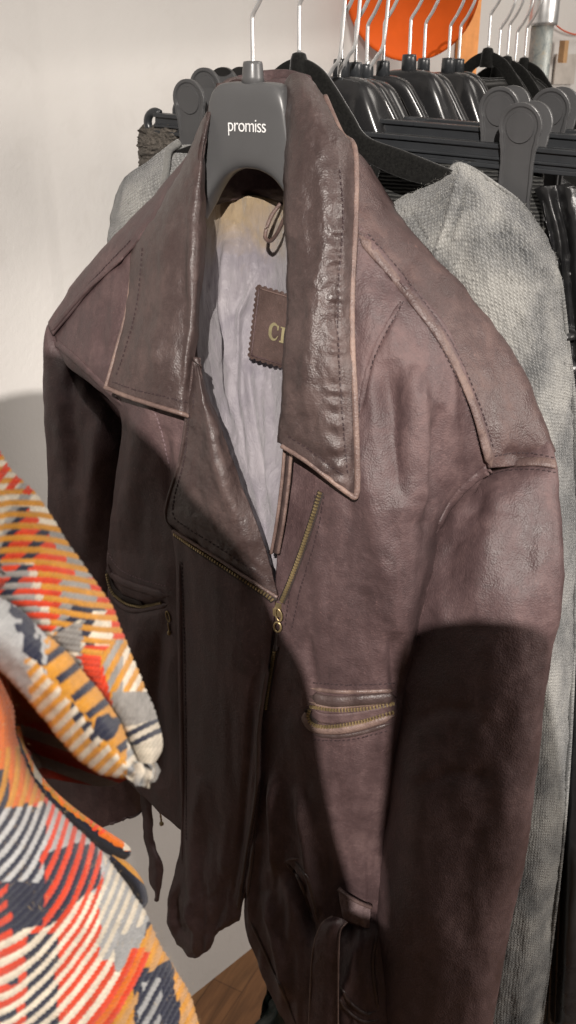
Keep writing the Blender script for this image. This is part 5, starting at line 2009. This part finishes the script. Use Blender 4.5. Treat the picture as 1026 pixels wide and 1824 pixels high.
hung('left_shadow_caster', 'unseen coat shape behind the viewpoint, added to shade the left front', 'coat',  # added blocker, outline follows the shadow on the jacket's left front
     [(2.012, -.24, -.2, .3), (2.006, -.262, -.182, .6), (1.972, -.31, -.157, .9), (1.945, -.335, -.131, 1), (1.923, -.35, -.117, 1), (1.906, -.365, -.102, 1), (1.884, -.378, -.087, 1),
      (1.85, -.39, -.074, 1), (1.822, -.395, -.061, 1), (1.761, -.4, -.052, 1), (1.711, -.405, -.042, 1), (1.69, -.406, -.037, 1), (1.67, -.407, -.034, 1), (1.652, -.408, -.028, 1), (1.638, -.41, -.004, 1), (1.5, -.42, .0, 1), (1.3, -.42, .0, 1)], -.22, .06)
hung('sleeve_shadow_caster', 'unseen slim shape behind the viewpoint, added to shade the right sleeve', 'shadow caster',  # added blocker, outline follows the shadow edge on the right sleeve
     [(1.853, -.004, .042, .9), (1.852, -.010, .048, 1), (1.848, -.0155, .052, 1), (1.838, -.0185, .055, 1), (1.815, -.02, .062, 1), (1.768, -.021, .075, 1), (1.72, -.022, .085, 1), (1.66, -.0165, .095, 1), (1.4, -.016, .1, 1), (1.2, -.016, .1, 1)], .02, .014)

# ================================================================== LIGHT
LPOS = np.array([-.15, -1.9, 2.72])


def spot(name, loc_, target, energy, size_deg, blend, radius, color):
    l = bpy.data.lights.new(name, 'SPOT')
    l.energy = energy; l.spot_size = R_(size_deg); l.spot_blend = blend; l.shadow_soft_size = radius; l.color = color
    o = bpy.data.objects.new(name, l); COL.objects.link(o)
    o.location = Vector(loc_)
    d = Vector(target) - Vector(loc_)
    o.rotation_euler = d.to_track_quat('-Z', 'Y').to_euler()
    return o


spot('aimed_spot', LPOS, (-.02, .95, 1.0), 710, 34, 1.0, .006, (1.0, .93, .86))


spot('aimed_spot', (.30, -.45, 2.15), (-.11, .33, 1.14), 72, 17, .5, .03, (1.0, .93, .86))  # added narrow spot, brightens the knitted coat alone

spot('aimed_spot', (-.62, .55, 2.85), (-.2, 1.42, .12), 25, 19, .7, .05, (1.0, .93, .86))  # added weak spot to lift the dim lower wall


def area(name, loc_, target, energy, size, color):
    l = bpy.data.lights.new(name, 'AREA')
    l.energy = energy; l.shape = 'SQUARE'; l.size = size; l.color = color
    o = bpy.data.objects.new(name, l); COL.objects.link(o)
    o.location = Vector(loc_)
    d = Vector(target) - Vector(loc_)
    o.rotation_euler = d.to_track_quat('-Z', 'Y').to_euler()
    return o


area('fill_light', (.5, -.2, 3.2), (.2, 1.0, 1.0), 7, 1.6, (1.0, .94, .86))  # added soft fill from above for the ambient level
area('fill_light', (1.8, 1.6, 3.0), (.5, 1.6, 1.5), 15, .8, (1.0, .93, .85))  # added fill, brightens the orange disc and the rear hangers

area('fill_light', (2.3, -.05, 1.9), (.2, .78, .9), 58, .9, (1.0, .92, .84))  # added fill from the right, lifts the shaded sleeve

w = bpy.data.worlds.new('World'); SC.world = w; w.use_nodes = True
bgn = w.node_tree.nodes['Background']
bgn.inputs[0].default_value = (.9, .85, .78, 1); bgn.inputs[1].default_value = .045

SC.view_settings.view_transform = 'Standard'
SC.view_settings.look = 'None'
SC.view_settings.exposure = 0
SC.view_settings.gamma = 1
SC.view_settings.use_curve_mapping = False
SC.cycles.use_denoising = True
SC.cycles.max_bounces = 6
